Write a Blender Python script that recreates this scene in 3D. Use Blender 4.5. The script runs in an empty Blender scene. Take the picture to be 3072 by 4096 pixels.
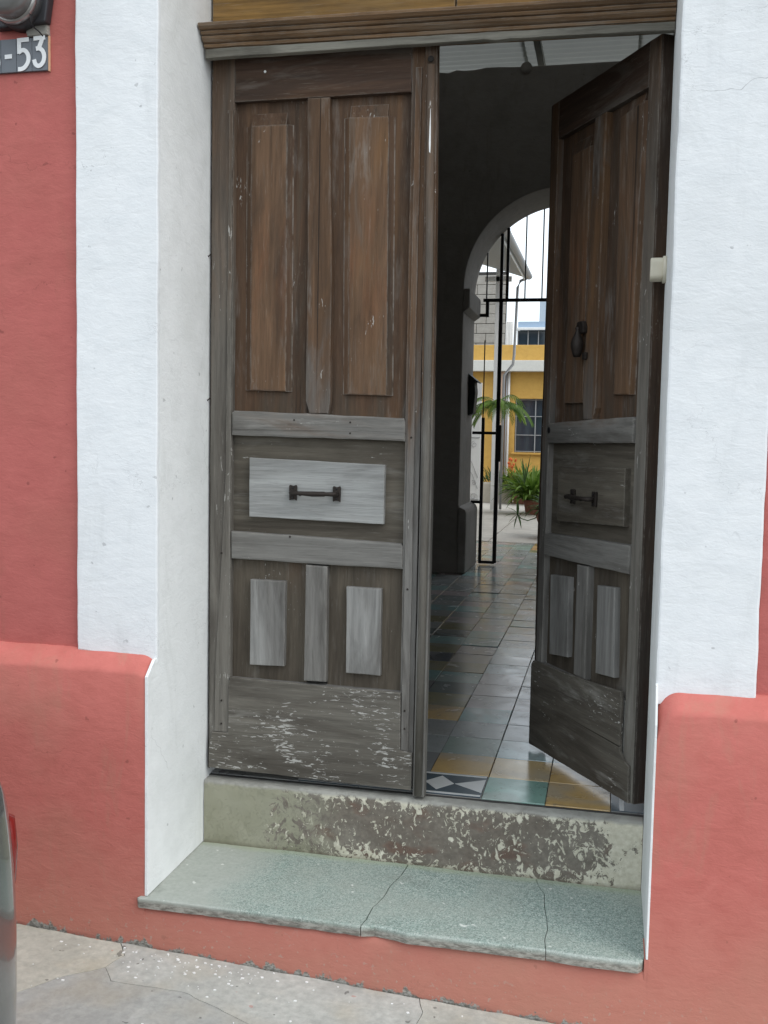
import bpy, bmesh, math, random
from mathutils import Vector, Matrix, noise
R = math.radians
rnd = random.Random(7)
S = bpy.context.scene
C = S.collection

# ------------------------------------------------------------------ camera
yaw, pitch, roll = .2193, .0765, .0191
cy_, sy_, cp_, sp_ = math.cos(yaw), math.sin(yaw), math.cos(pitch), math.sin(pitch)
fwd = Vector((-sy_*cp_, cy_*cp_, -sp_)); rt = Vector((cy_, sy_, 0)); up = rt.cross(fwd)
r2 = math.cos(roll)*rt + math.sin(roll)*up; u2 = -math.sin(roll)*rt + math.cos(roll)*up
CAM = Vector((1.3162, -3.1859, 1.1579))
cd = bpy.data.cameras.new('camera'); cam = bpy.data.objects.new('camera', cd); C.objects.link(cam)
M = Matrix((r2, u2, -fwd)).transposed().to_4x4(); M.translation = CAM
cam.matrix_world = M
cd.sensor_fit = 'HORIZONTAL'; cd.sensor_width = 36; cd.lens = 47.35; cd.clip_start = .05; cd.clip_end = 500
S.camera = cam
# ------------------------------------------------------------------ light
W = bpy.data.worlds.new('World'); S.world = W; W.use_nodes = True
wn, wl = W.node_tree.nodes, W.node_tree.links
sky = wn.new('ShaderNodeTexSky'); sky.sky_type = 'NISHITA'; sky.sun_disc = False
SUN_EL, SUN_AZ = 44, 118
sky.sun_elevation = R(SUN_EL); sky.sun_rotation = R(SUN_AZ); sky.dust_density = 2.0; sky.air_density = 1.2
hs = wn.new('ShaderNodeHueSaturation'); hs.inputs['Saturation'].default_value = .8
wl.new(sky.outputs[0], hs.inputs['Color'])
# overcast: a bright, slightly uneven cloud deck over the whole dome, mixed over the clear sky
ctc = wn.new('ShaderNodeTexCoord'); cn = wn.new('ShaderNodeTexNoise'); cn.inputs['Scale'].default_value = 2.2; cn.inputs['Detail'].default_value = 4
wl.new(ctc.outputs['Generated'], cn.inputs['Vector'])
cr = wn.new('ShaderNodeMapRange'); cr.inputs[1].default_value = .3; cr.inputs[2].default_value = .7; cr.inputs[3].default_value = .62; cr.inputs[4].default_value = .92
wl.new(cn.outputs['Fac'], cr.inputs[0])
cm = wn.new('ShaderNodeMix'); cm.data_type = 'RGBA'; cm.inputs[7].default_value = (11.0, 11.9, 12.7, 1)
wl.new(cr.outputs[0], cm.inputs[0]); wl.new(hs.outputs[0], cm.inputs[6]); wl.new(cm.outputs[2], wn['Background'].inputs[0])
wn['Background'].inputs[1].default_value = .15
sd = bpy.data.lights.new('sun', 'SUN'); so = bpy.data.objects.new('sun', sd); C.objects.link(so)
sd.energy = 1.25; sd.angle = R(35); sd.color = (1, .975, .94)
a = R(SUN_AZ)  # direction towards the sun (azimuth from +Y clockwise)
sv = Vector((math.sin(a)*math.cos(R(SUN_EL)), math.cos(a)*math.cos(R(SUN_EL)), math.sin(R(SUN_EL))))
so.rotation_euler = sv.to_track_quat('Z', 'Y').to_euler(); so.location = (0, -6, 8)
S.view_settings.view_transform = 'Standard'; S.view_settings.look = 'None'
S.view_settings.exposure = -.03; S.view_settings.gamma = 1; S.view_settings.use_curve_mapping = False
S.cycles.max_bounces = 8; S.cycles.diffuse_bounces = 5

# ------------------------------------------------------------------ material helpers
class NT:
    def __init__(s, name, rough=.8, spec=.3):
        s.m = bpy.data.materials.new(name); s.m.use_nodes = True
        s.n, s.l = s.m.node_tree.nodes, s.m.node_tree.links
        s.b = s.n['Principled BSDF']; s.b.inputs['Roughness'].default_value = rough
        s.b.inputs['Specular IOR Level'].default_value = spec
        s._co = None
    def put(s, sock, v):
        if isinstance(v, bpy.types.NodeSocket): s.l.new(v, sock)
        elif isinstance(v, (tuple, list)) and len(v) == 3 and sock.type == 'RGBA': sock.default_value = (*v, 1)
        else: sock.default_value = v
    def co(s, randomize=True):
        if s._co is None:
            t = s.n.new('ShaderNodeTexCoord'); s.raw = t.outputs['Object']
            oi = s.n.new('ShaderNodeObjectInfo'); s.rand = oi.outputs['Random']; s.ocol = oi.outputs['Color']
            if randomize:
                m = s.math('MULTIPLY', s.rand, 37.0); s._co = s.vm('ADD', s.raw, s.comb(m, m, m))
            else: s._co = s.raw
        return s._co
    def math(s, op, a, b=0.0, c=0.0, clamp=False):
        n = s.n.new('ShaderNodeMath'); n.operation = op; n.use_clamp = clamp
        s.put(n.inputs[0], a); s.put(n.inputs[1], b); s.put(n.inputs[2], c); return n.outputs[0]
    def vm(s, op, a, b):
        n = s.n.new('ShaderNodeVectorMath'); n.operation = op
        s.put(n.inputs[0], a); s.put(n.inputs[1], b); return n.outputs[0]
    def comb(s, x, y, z):
        n = s.n.new('ShaderNodeCombineXYZ')
        for i, v in enumerate((x, y, z)): s.put(n.inputs[i], v)
        return n.outputs[0]
    def sep(s, v):
        n = s.n.new('ShaderNodeSeparateXYZ'); s.l.new(v, n.inputs[0]); return n.outputs
    def noise(s, scale, vec=None, stretch=None, detail=4, rough=.55, dist=0.0):
        v = vec or s.co()
        if stretch: v = s.vm('MULTIPLY', v, tuple(stretch))
        n = s.n.new('ShaderNodeTexNoise'); s.l.new(v, n.inputs['Vector'])
        n.inputs['Scale'].default_value = scale; n.inputs['Detail'].default_value = detail
        n.inputs['Roughness'].default_value = rough; n.inputs['Distortion'].default_value = dist
        return n.outputs['Fac']
    def vor(s, scale, vec=None, feat='F1', out='Distance', stretch=None, rand=1.0):
        v = vec or s.co()
        if stretch: v = s.vm('MULTIPLY', v, tuple(stretch))
        n = s.n.new('ShaderNodeTexVoronoi'); n.feature = feat; s.l.new(v, n.inputs['Vector'])
        n.inputs['Scale'].default_value = scale; n.inputs['Randomness'].default_value = rand
        return n.outputs[out]
    def rng(s, v, a, b, c=0.0, d=1.0, smooth=False):
        n = s.n.new('ShaderNodeMapRange'); n.interpolation_type = 'SMOOTHSTEP' if smooth else 'LINEAR'
        s.put(n.inputs[0], v); n.inputs[1].default_value = a; n.inputs[2].default_value = b
        n.inputs[3].default_value = c; n.inputs[4].default_value = d; return n.outputs[0]
    def mix(s, f, a, b, mode='MIX'):
        n = s.n.new('ShaderNodeMix'); n.data_type = 'RGBA'; n.blend_type = mode
        s.put(n.inputs[0], f); s.put(n.inputs[6], a); s.put(n.inputs[7], b); return n.outputs[2]
    def out(s, col=None, bump=None, bs=.3, bd=.002, rough=None):
        if col is not None: s.put(s.b.inputs['Base Color'], col)
        if rough is not None: s.put(s.b.inputs['Roughness'], rough)
        if bump is not None:
            n = s.n.new('ShaderNodeBump'); n.inputs['Strength'].default_value = bs
            n.inputs['Distance'].default_value = bd; s.l.new(bump, n.inputs['Height'])
            s.l.new(n.outputs[0], s.b.inputs['Normal'])
        return s.m

def wood(name, axis, brown=(.115, .068, .040), grey=(.17, .158, .138), z0=.95, z1=1.5, paint=.0, warm=.4, dark=1.0, rough=.8, orange=0.0, bleach=.5, edge_wear=.5):
    t = NT(name, rough, .22); co = t.co(); z = t.sep(t.raw)[2]
    A = {'z': (1, 1, .05), 'x': (.05, 1, 1)}[axis]
    B = {'z': (1, 1, .16), 'x': (.16, 1, 1)}[axis]
    fine = t.noise(230, co, A, 5, .65, .25); med = t.noise(42, co, A, 5, .62, .8)
    blot = t.noise(8, co, B, 5, .62, .8); big = t.noise(3.0, co, None, 4, .6, .6); patch = t.noise(17, co, (1, 1, .16) if axis == 'z' else (.16, 1, 1), 5, .66, .25)
    zz = t.math('ADD', z, t.math('MULTIPLY', t.math('SUBTRACT', blot, .5), 1.8))
    br = t.rng(zz, z0, z1, 0, 1, True)
    gcol = t.mix(t.rng(med, .30, .72), tuple(c*.72 for c in grey), tuple(c*1.2 for c in grey))
    bcol = t.mix(t.rng(med, .30, .72), tuple(c*.66 for c in brown), tuple(c*1.3 for c in brown))
    wb = t.math('MULTIPLY', t.rng(t.noise(4.5, co, B, 4, .6, 1.2), .54, .70), warm)
    bcol = t.mix(wb, bcol, (.20, .105, .045))
    if orange:
        g = t.math('SUBTRACT', 1.0, t.math('ABSOLUTE', t.math('MULTIPLY', t.math('SUBTRACT', z, 1.70), 3.6)), clamp=True)
        g = t.math('MULTIPLY', t.math('MULTIPLY', g, t.rng(patch, .42, .62)), orange)
        bcol = t.mix(g, bcol, (.22, .085, .035))
    gy = t.math('MULTIPLY', t.rng(t.noise(9, co, B, 5, .66, 1.0), .53, .68), .55)
    bcol = t.mix(gy, bcol, tuple(c*.92 for c in grey))
    col = t.mix(br, gcol, bcol)
    # darker grime and lighter bleached patches, both irregular
    col = t.mix(t.rng(blot, .34, .56, .55, 0), col, (.035, .027, .021))
    col = t.mix(t.math('MULTIPLY', t.math('MULTIPLY', t.rng(patch, .55, .68), t.rng(big, .42, .6)), bleach), col, (.33, .32, .295))
    col = t.mix(t.math('MULTIPLY', t.rng(fine, .56, .76), .45), col, (.03, .024, .02))
    col = t.mix(t.math('MULTIPLY', t.rng(fine, .40, .26), .32), col, (.30, .28, .25))
    chk = t.rng(t.noise(34, co, tuple(c*c*2 if c < 1 else 1 for c in A), 3, .5, .5), .695, .725)
    col = t.mix(t.math('MULTIPLY', chk, .8), col, (.02, .016, .013))
    fl = t.noise(125, co, {'z': (1, 1, .22), 'x': (.22, 1, 1)}[axis], 5, .66, .8)
    msk = t.noise(5, co, None, 4, .6)
    f0 = t.rng(t.math('ADD', fl, t.math('MULTIPLY', msk, .6)), 1.035-.10*paint, 1.06-.10*paint)
    col = t.mix(t.math('MULTIPLY', f0, .8), col, (.50, .49, .46))
    # arrises rubbed pale
    bv = t.n.new('ShaderNodeBevel'); bv.samples = 2; bv.inputs[0].default_value = .005
    ge = t.n.new('ShaderNodeNewGeometry'); dt = t.n.new('ShaderNodeVectorMath'); dt.operation = 'DOT_PRODUCT'
    t.l.new(bv.outputs[0], dt.inputs[0]); t.l.new(ge.outputs['Normal'], dt.inputs[1])
    ew = t.math('MULTIPLY', t.rng(dt.outputs['Value'], .99, .88), t.rng(t.noise(22, co, None, 4, .6), .38, .58))
    col = t.mix(t.math('MULTIPLY', ew, edge_wear), col, (.36, .345, .31))
    if dark != 1: col = t.mix(1.0, col, (dark, dark, dark), 'MULTIPLY')
    h = t.math('SUBTRACT', t.math('ADD', t.math('MULTIPLY', fine, .6), t.math('ADD', med, t.math('MULTIPLY', patch, .5))), t.math('MULTIPLY', chk, .9))
    return t.out(col, h, .6, .0035)

def plaster(name, col, col2, dirt=(.25, .2, .16), dirt_amt=.15, bs=.35, scale=28, low_dirt=0.0, wear=0.0, foot=False):
    t = NT(name, .82, .2); co = t.co(False)
    big = t.noise(2.2, co, None, 4, .6); mid = t.noise(11, co, (1, 1, 1.6), 5, .65, .5); fine = t.noise(scale*4, co, (1, 1, 1.7), 4, .6)
    c = t.mix(t.rng(mid, .35, .7), col, col2)
    c = t.mix(t.math('MULTIPLY', t.rng(big, .48, .72), dirt_amt), c, dirt)
    st = t.noise(5.5, t.vm('ADD', co, (7., 1., 4.)), (1.6, 1, .35), 5, .7, .8)
    c = t.mix(t.math('MULTIPLY', t.rng(st, .56, .70), dirt_amt*.8), c, dirt)
    crk = t.rng(t.vor(2.3, t.vm('ADD', co, t.comb(t.math('MULTIPLY', mid, .35), 0.0, t.math('MULTIPLY', big, .5))), 'DISTANCE_TO_EDGE'), .0022, .0005)
    crk = t.math('MULTIPLY', crk, t.rng(t.noise(1.7, t.vm('ADD', co, (2., 0., 9.)), None, 2, .5), .52, .6))
    c = t.mix(t.math('MULTIPLY', crk, .55), c, tuple(x*.35 for x in col))
    sp = t.rng(t.noise(34, co, None, 2, .4), .745, .77)
    c = t.mix(t.math('MULTIPLY', sp, .55), c, tuple(x*.45 for x in col))
    if low_dirt:
        z = t.sep(t.raw)[2]
        g = t.math('MULTIPLY', t.rng(t.math('ADD', z, t.math('MULTIPLY', mid, .25)), .12, -.35), low_dirt)
        c = t.mix(g, c, dirt)
    if wear:
        w = t.rng(t.math('ADD', t.noise(16, co, None, 5, .7), t.math('MULTIPLY', big, .3)), .80, .83)
        c = t.mix(t.math('MULTIPLY', w, wear), c, (.45, .40, .36))
    if foot:   # ragged paint edge where the render meets the pavement, splashes above it
        X, Y, Z = t.sep(t.raw); hgt = t.math('ADD', t.math('ADD', Z, .405), t.math('MULTIPLY', X, .045))
        rag = t.noise(13, co, (1, 1, .4), 6, .72, .5)
        f = t.rng(t.math('SUBTRACT', hgt, t.math('MULTIPLY', t.math('SUBTRACT', rag, .50), .16)), .006, .001)
        c = t.mix(f, c, t.mix(t.rng(fine, .4, .6), (.16, .15, .13), (.36, .35, .32)))
        spl = t.math('MULTIPLY', t.rng(t.noise(75, co, None, 3, .5), .64, .68), t.rng(hgt, .16, .0, 0, .7)); c = t.mix(spl, c, (.40, .33, .28))
    trowel = t.noise(scale*.8, co, (.85, 1, 1.9), 5, .6, .6)
    h = t.math('ADD', t.math('MULTIPLY', trowel, 1.0), t.math('ADD', t.math('MULTIPLY', fine, .35), t.math('MULTIPLY', mid, .8)))
    return t.out(c, h, bs, .006)

def flat(name, col, rough=.6, metal=0.0, var=.12, scale=20, bs=.15, spec=.4):
    t = NT(name, rough, spec); co = t.co(); n = t.noise(scale, co, None, 4, .6)
    t.b.inputs['Metallic'].default_value = metal
    return t.out(t.mix(n, tuple(c*(1-var) for c in col), tuple(min(1, c*(1+var)) for c in col)), n, bs, .002)

MT = {}
MT['wood_z'] = wood('weathered_wood_upright', 'z', grey=(.185, .178, .165), z0=.95, z1=1.6, paint=.15)
MT['rail_top'] = wood('dark_top_rail_wood', 'x', brown=(.070, .043, .030), z0=1.0, z1=1.5, bleach=.15, warm=.15)
MT['wood_x'] = wood('weathered_wood_level', 'x', grey=(.19, .184, .17), z0=1.15, z1=1.7, paint=.2)
MT['stile_l'] = wood('hinge_stile_wood', 'z', z0=1.15, z1=2.6, paint=.35, warm=.2)
MT['panel_lo'] = wood('recessed_panel_wood', 'z', brown=(.100, .059, .036), grey=(.100, .084, .064), z0=.75, z1=1.4, paint=.1, bleach=.3)
MT['panel_mid'] = wood('recessed_cross_panel_wood', 'x', grey=(.118, .104, .082), z0=1.2, z1=1.9, paint=0, bleach=.35)
MT['field_up'] = wood('raised_brown_wood', 'z', brown=(.140, .084, .050), z0=.85, z1=1.2, warm=.6, paint=.05, orange=.6, bleach=.35)
MT['pale_z'] = wood('silvered_wood_upright', 'z', grey=(.275, .272, .26), z0=3, z1=4, paint=-.6, bleach=.3)
MT['pale_x'] = wood('silvered_wood_level', 'x', grey=(.325, .33, .32), z0=3, z1=4, paint=-.6, bleach=.3)
MT['kick'] = wood('scuffed_kickboard_wood', 'x', grey=(.155, .143, .122), z0=3, z1=4, paint=1.32)
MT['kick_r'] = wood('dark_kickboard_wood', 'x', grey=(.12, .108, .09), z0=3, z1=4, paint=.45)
MT['edge'] = wood('dark_door_edge_wood', 'z', brown=(.055, .035, .024), grey=(.05, .042, .036), z0=.1, z1=1.2, paint=.1, warm=.1, bleach=.12)
MT['cornice'] = wood('cornice_wood', 'x', brown=(.235, .145, .08), grey=(.26, .22, .17), z0=1.8, z1=2.2, paint=-.2, warm=.3)
MT['cornice_bottom'] = wood('bleached_fillet_wood', 'x', grey=(.26, .25, .21), z0=4, z1=5, paint=-.2)
MT['transom'] = wood('varnished_transom_wood', 'x', brown=(.27, .155, .05), grey=(.30, .2, .09), z0=1.8, z1=2.2, paint=-1, warm=.4, bleach=.1)
MT['white'] = plaster('white_stucco', (.80, .82, .83), (.74, .765, .78), dirt=(.58, .6, .6), dirt_amt=.35, bs=.26)
MT['white_reveal'] = plaster('white_reveal_plaster', (.83, .85, .85), (.78, .80, .80), dirt=(.56, .58, .56), dirt_amt=.4, bs=.3)
MT['red'] = plaster('red_painted_plaster', (.475, .14, .124), (.425, .12, .107), dirt=(.33, .13, .095), dirt_amt=.35, bs=.3)
MT['red_low'] = plaster('red_plinth_plaster', (.54, .165, .140), (.48, .142, .118), dirt=(.42, .215, .155), dirt_amt=.45, bs=.32, low_dirt=.65, foot=True)
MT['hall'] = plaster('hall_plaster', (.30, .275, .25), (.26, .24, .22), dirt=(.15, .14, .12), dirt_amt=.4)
MT['iron'] = flat('black_painted_iron', (.012, .012, .014), .5, .2)
MT['rust'] = flat('old_dark_iron', (.035, .028, .024), .6, .5, .4, 60, .4)
MT['grout'] = flat('dark_joint_mortar', (.05, .048, .045), .9)
MT['crack_soil'] = flat('crack_soil', (.10, .09, .075), .9)

# ------------------------------------------------------------------ object helpers
def link(name, me, mat=None, parent=None):
    o = bpy.data.objects.new(name, me); C.objects.link(o)
    if mat is not None and me is not None and len(me.materials) == 0: me.materials.append(mat)
    if parent is not None: o.parent = parent
    return o
def thing(name, label, cat, loc=(0, 0, 0), rz=0, group=None):
    group = {'potted_plant': 'potted plants in the courtyard', 'door_leaf': 'leaves of the wooden double door'}.get(name, group)
    o = bpy.data.objects.new(name, None); C.objects.link(o); o.location = loc; o.rotation_euler = (0, 0, rz)
    o.empty_display_size = .1
    o['label'] = label; o['category'] = cat
    if group: o['group'] = group
    return o
def tag(o, label, cat, group=None):
    o['label'] = label; o['category'] = cat
    if group: o['group'] = group
    return o
def done(name, bm, mat, parent=None, smooth=False, recalc=True):
    if recalc: bmesh.ops.recalc_face_normals(bm, faces=bm.faces)
    me = bpy.data.meshes.new(name); bm.to_mesh(me); bm.free()
    if smooth:
        for p in me.polygons: p.use_smooth = True
    return link(name, me, mat, parent)
def subdiv(poly, step, jit):
    out = []; n = len(poly)
    for i in range(n):
        a, b = Vector(poly[i]), Vector(poly[(i+1) % n]); L = (b-a).length; k = max(1, int(L/step)) if step else 1
        nrm = Vector((-(b-a).y, (b-a).x)).normalized() if L > 1e-6 else Vector((0, 0))
        for j in range(k):
            p = a.lerp(b, j/k)
            if jit:
                qx = noise.noise(Vector((p.x*9+3.1, p.y*9, 7.7)))*1.3 + noise.noise(Vector((p.x*33, p.y*33+5, 3.3)))*.8
                qy = noise.noise(Vector((p.x*9+13.1, p.y*9, 1.7)))*1.3 + noise.noise(Vector((p.x*33+9, p.y*33+5, 5.3)))*.8
                p = p + Vector((qx, qy))*jit*.9
            out.append(p)
    return out
def prism(name, poly, y0, y1, mat, parent=None, bev=.003, jit=0, step=.05, plane='xz', s=1, segs=2):
    """poly in (x,z) extruded along y (or (x,y) along z when plane='xy')"""
    pts = subdiv(poly, step if jit else 0, jit); bm = bmesh.new()
    f = (lambda p, d: Vector((s*p[0], d, p[1]))) if plane == 'xz' else ((lambda p, d: Vector((s*p[0], p[1], d))) if plane == 'xy' else (lambda p, d: Vector((d, p[0], p[1]))))
    A = [bm.verts.new(f(p, y0)) for p in pts]; B = [bm.verts.new(f(p, y1)) for p in pts]
    bm.faces.new(A); bm.faces.new(B[::-1]); n = len(pts)
    for i in range(n): bm.faces.new((A[i], B[i], B[(i+1) % n], A[(i+1) % n]))
    bmesh.ops.recalc_face_normals(bm, faces=bm.faces)
    if bev:
        es = [e for e in bm.edges if abs(sum((v.co[{'xz': 1, 'xy': 2, 'yz': 0}[plane]]-y0) for v in e.verts)) < 1e-6]
        if not jit: es = bm.edges[:]
        bmesh.ops.bevel(bm, geom=es, offset=bev, segments=segs, affect='EDGES', profile=.6, clamp_overlap=True)
    return done(name, bm, mat, parent)
def rect(x0, x1, z0, z1): return [(x0, z0), (x1, z0), (x1, z1), (x0, z1)]
def box(name, x0, x1, y0, y1, z0, z1, mat, parent=None, bev=.002, jit=0, s=1):
    return prism(name, rect(x0, x1, z0, z1), y0, y1, mat, parent, bev, jit, s=s, segs=1)
def add_tube(bm, pts, r, n=8, caps=True):
    pts = [Vector(p) for p in pts]; rings = []
    rr = r if isinstance(r, (list, tuple)) else [r]*len(pts)
    for i, p in enumerate(pts):
        d = (pts[min(i+1, len(pts)-1)]-pts[max(i-1, 0)]).normalized()
        a = d.cross(Vector((0, 0, 1)) if abs(d.z) < .9 else Vector((1, 0, 0))).normalized(); b = d.cross(a)
        rings.append([bm.verts.new(p+(a*math.cos(t)+b*math.sin(t))*rr[i]) for t in [2*math.pi*k/n for k in range(n)]])
    for i in range(len(rings)-1):
        for k in range(n): bm.faces.new((rings[i][k], rings[i][(k+1) % n], rings[i+1][(k+1) % n], rings[i+1][k]))
    if caps: bm.faces.new(rings[0][::-1]); bm.faces.new(rings[-1])
def tube(name, pts, r, mat, parent=None, n=8, smooth=True):
    bm = bmesh.new(); add_tube(bm, pts, r, n); return done(name, bm, mat, parent, smooth)
def lathe(name, prof, mat, parent=None, center=(0, 0, 0), axis='z', n=28, smooth=True):
    bm = bmesh.new(); rings = []; c = Vector(center)
    for r, h in prof:
        ring = []
        for k in range(n):
            t = 2*math.pi*k/n
            v = Vector((r*math.cos(t), r*math.sin(t), h)) if axis == 'z' else Vector((r*math.cos(t), h, r*math.sin(t)))
            ring.append(bm.verts.new(c+v))
        rings.append(ring)
    for i in range(len(rings)-1):
        for k in range(n): bm.faces.new((rings[i][k], rings[i][(k+1) % n], rings[i+1][(k+1) % n], rings[i+1][k]))
    bm.faces.new(rings[0][::-1]); bm.faces.new(rings[-1])
    return done(name, bm, mat, parent, smooth)
def add_box(bm, x0, x1, y0, y1, z0, z1):
    v = [bm.verts.new(p) for p in ((x0, y0, z0), (x1, y0, z0), (x1, y1, z0), (x0, y1, z0), (x0, y0, z1), (x1, y0, z1), (x1, y1, z1), (x0, y1, z1))]
    for q in ((0, 1, 2, 3), (4, 5, 6, 7), (0, 1, 5, 4), (1, 2, 6, 5), (2, 3, 7, 6), (3, 0, 4, 7)): bm.faces.new([v[i] for i in q])
def struct(o): o['kind'] = 'structure'; return o

# ================================================================== GROUND
def gz(x): return -.405-.045*x          # the street runs downhill to the right
t = NT('concrete_pavement', .9, .15); co = t.co(False)
n1, n2, n3 = t.noise(3, co, None, 5, .6), t.noise(40, co, None, 5, .65), t.noise(220, co, None, 3, .6)
c = t.mix(t.rng(n1, .3, .7), (.47, .475, .44), (.60, .60, .56)); c = t.mix(t.rng(n2, .35, .7, .42, 0), c, (.22, .225, .21)); c = t.mix(t.rng(t.noise(1.6, t.vm('ADD', co, (3., 3., 3.)), None, 6, .7, .8), .46, .64, 0, .5), c, (.27, .275, .26))
x_, y_, z_ = t.sep(t.raw)
t.co(); yel = t.rng(t.math('ADD', t.math('MULTIPLY', t.rand, 1.0), 0.0), .6, .62)
c = t.mix(t.math('MULTIPLY', t.rng(t.noise(5, co, None, 3, .5), .5, .7), .4), c, (.42, .36, .26))
c = t.mix(t.rng(t.noise(26, co, None, 2, .4), .735, .75, 0, .6), c, (.09, .085, .08))
c = t.mix(t.rng(t.noise(19, t.vm('ADD', co, (5., 2., 0.)), None, 2, .4), .75, .77, 0, .5), c, (.5, .2, .16))
t.b.inputs['Base Color']
MT['pave'] = t.out(t.mix(1.0, c, t.ocol, 'MULTIPLY'), t.math('ADD', n2, t.math('MULTIPLY', n3, .5)), .5, .004)
MT['asphalt'] = flat('asphalt', (.055, .055, .055), .9, 0, .4, 90, .6)
MT['earth'] = flat('bare_ground', (.16, .14, .11), .95, 0, .3, 3, .3)
def sheet(name, x0, x1, y0, y1, z, mat):
    bm = bmesh.new(); fz = z if callable(z) else (lambda x: z)
    bm.faces.new([bm.verts.new(p) for p in ((x0, y0, fz(x0)), (x1, y0, fz(x1)), (x1, y1, fz(x1)), (x0, y1, fz(x0)))])
    return struct(done(name, bm, mat))
sheet('ground', -260, 260, -260, 260, -2.2, MT['earth'])
sheet('road', -22, 22, -7.6, -1.30, lambda x: gz(x)-.14, MT['asphalt'])
o = sheet('pavement', -22, 22, -1.30, -.40, lambda x: gz(x)-.010, MT['crack_soil'])
PAVE = o
def slab_piece(poly, tint, name='concrete_slab', dz=0.0):
    pts = subdiv(poly, .02, .0055); bm = bmesh.new()
    A = [bm.verts.new((p.x, p.y, gz(p.x)+dz)) for p in pts]; B = [bm.verts.new((p.x, p.y, gz(p.x)-.02)) for p in pts]
    bm.faces.new(A); n = len(A)
    for i in range(n): bm.faces.new((A[i], B[i], B[(i+1) % n], A[(i+1) % n]))
    o = done(name, bm, MT['pave'], PAVE); o.color = (*tint, 1); return o
K1 = [(-.6, -1.05), (-.36, -.86), (-.235, -.80), (-.145, -.672), (-.065, -.60)]
K2 = [(-.065, -.60), (-.045, -.52), (-.09, -.4595)]
K3 = [(-.065, -.60), (-.012, -.658), (.2, -.641), (.42, -.727), (.622, -.818), (.752, -1.29)]
K4 = [(.841, -.4595), (.845, -.49), (.858, -.523), (.85, -.62), (.88, -.9), (.86, -1.29)]
e = .0011
sh = lambda L, dx, dy: [(x+dx, y+dy) for x, y in L]
slab_piece([(-1.6, -.4595), (-1.6, -1.29)]+sh(K1, -e*.5, e*.6)+sh(K2[1:], -e, 0), (1.02, 1.0, .93))
slab_piece([(-1.6, -1.292)]+sh(K1, e*.5, -e*.8)+sh(K3[1:], 0, -e), (.86, .87, .88))
slab_piece(sh(K2[::-1], e, e)+sh(K3[1:], 0, e)+sh(K4[::-1], -e, 0), (.95, .955, .95))
slab_piece(sh(K4, e, 0)+[(2.6, -1.29), (2.6, -.4595)], (.98, .97, .93))
slab_piece([(-1.605, -.4595), (-22, -.4595), (-22, -1.29), (-1.605, -1.29)], (.95, .95, .93))
slab_piece([(2.605, -.4595), (22, -.4595), (22, -1.29), (2.605, -1.29)], (.95, .95, .93))
bm = bmesh.new()
for (x0, x1) in ((-22, 22),):
    v = [bm.verts.new(p) for p in ((x0, -1.30, gz(x0)-.14), (x1, -1.30, gz(x1)-.14), (x1, -1.30, gz(x1)+.004), (x0, -1.30, gz(x0)+.004), (x0, -1.42, gz(x0)-.14), (x1, -1.42, gz(x1)-.14), (x1, -1.42, gz(x1)+.004), (x0, -1.42, gz(x0)+.004))]
    for q in ((0, 1, 2, 3), (4, 5, 6, 7), (3, 2, 6, 7), (0, 3, 7, 4), (1, 2, 6, 5)): bm.faces.new([v[i] for i in q])
struct(done('kerb', bm, MT['pave']))
# specks of dropped white paint and grit on the pavement
MT['chip'] = flat('dried_white_paint', (.82, .83, .82), .6)
bm = bmesh.new()
for i in range(120):
    u = rnd.random(); cl = rnd.random()
    x = rnd.uniform(-.35, 1.2) if cl < .35 else rnd.gauss(.16, .16); y = -.47-abs(rnd.gauss(0, .07)) if cl > .25 else rnd.uniform(-.9, -.46)
    if x < -.45 or x > 1.4: continue
    r = rnd.choice((.0016, .002, .0025, .003, .0045, .006)); k = rnd.randint(4, 7); a0 = rnd.random()*6; zz = gz(x)
    el = rnd.uniform(.5, 1)
    ring = [(x+r*rnd.uniform(.6, 1.2)*math.cos(a0+2*math.pi*j/k), y+el*r*rnd.uniform(.6, 1.2)*math.sin(a0+2*math.pi*j/k)) for j in range(k)]
    top = [bm.verts.new((p[0], p[1], zz+.0016)) for p in ring]; bot = [bm.verts.new((p[0], p[1], zz-.001)) for p in ring]
    bm.faces.new(top)
    for j in range(k): bm.faces.new((top[j], bot[j], bot[(j+1) % k], top[(j+1) % k]))
o = done('paint_chips', bm, MT['chip']); o['kind'] = 'stuff'; tag(o, 'white paint specks scattered on the grey pavement along the red wall', 'paint chips')

# ================================================================== STREET HOUSE
house = thing('street_house', 'street house front with red plaster walls and white pilasters round the wooden doorway', 'house')
YP, YR, YB = -.39, -.372, -.447          # pilaster, red wall, plinth faces
JL, JR = -.003, 1.457
prism('red_wall', rect(-9, -.267, .40, 5.2), YR, .25, MT['red'], house, .004, .0)
prism('red_wall', rect(1.715, 10, .40, 5.2), YR, .25, MT['red'], house, .004, .0)
prism('pilaster', [(-.267, .478), (JL, .455), (JL, 5.2), (-.267, 5.2)], YP, YR-.002, MT['white'], house, .005, .0018, .035)
prism('pilaster', [(JR, .44), (1.715, .47), (1.715, 5.2), (JR, 5.2)], YP, YR-.002, MT['white'], house, .006, .0022, .035)
prism('wall_core', rect(-.267, JL-.0102, .40, 5.2), YR, .25, MT['white_reveal'], house, 0)
prism('wall_core', rect(JR+.0062, 1.715, .40, 5.2), YR, .25, MT['white_reveal'], house, 0)
prism('reveal', [(YB-.002, -.2475), (.25, -.2475), (.25, 5.2), (YR, 5.2), (YR, .47), (YP-.012, .466), (YB-.002, .425)], JL-.001, JL-.010, MT['white_reveal'], house, .0012, .0012, .04, plane='yz')
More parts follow.
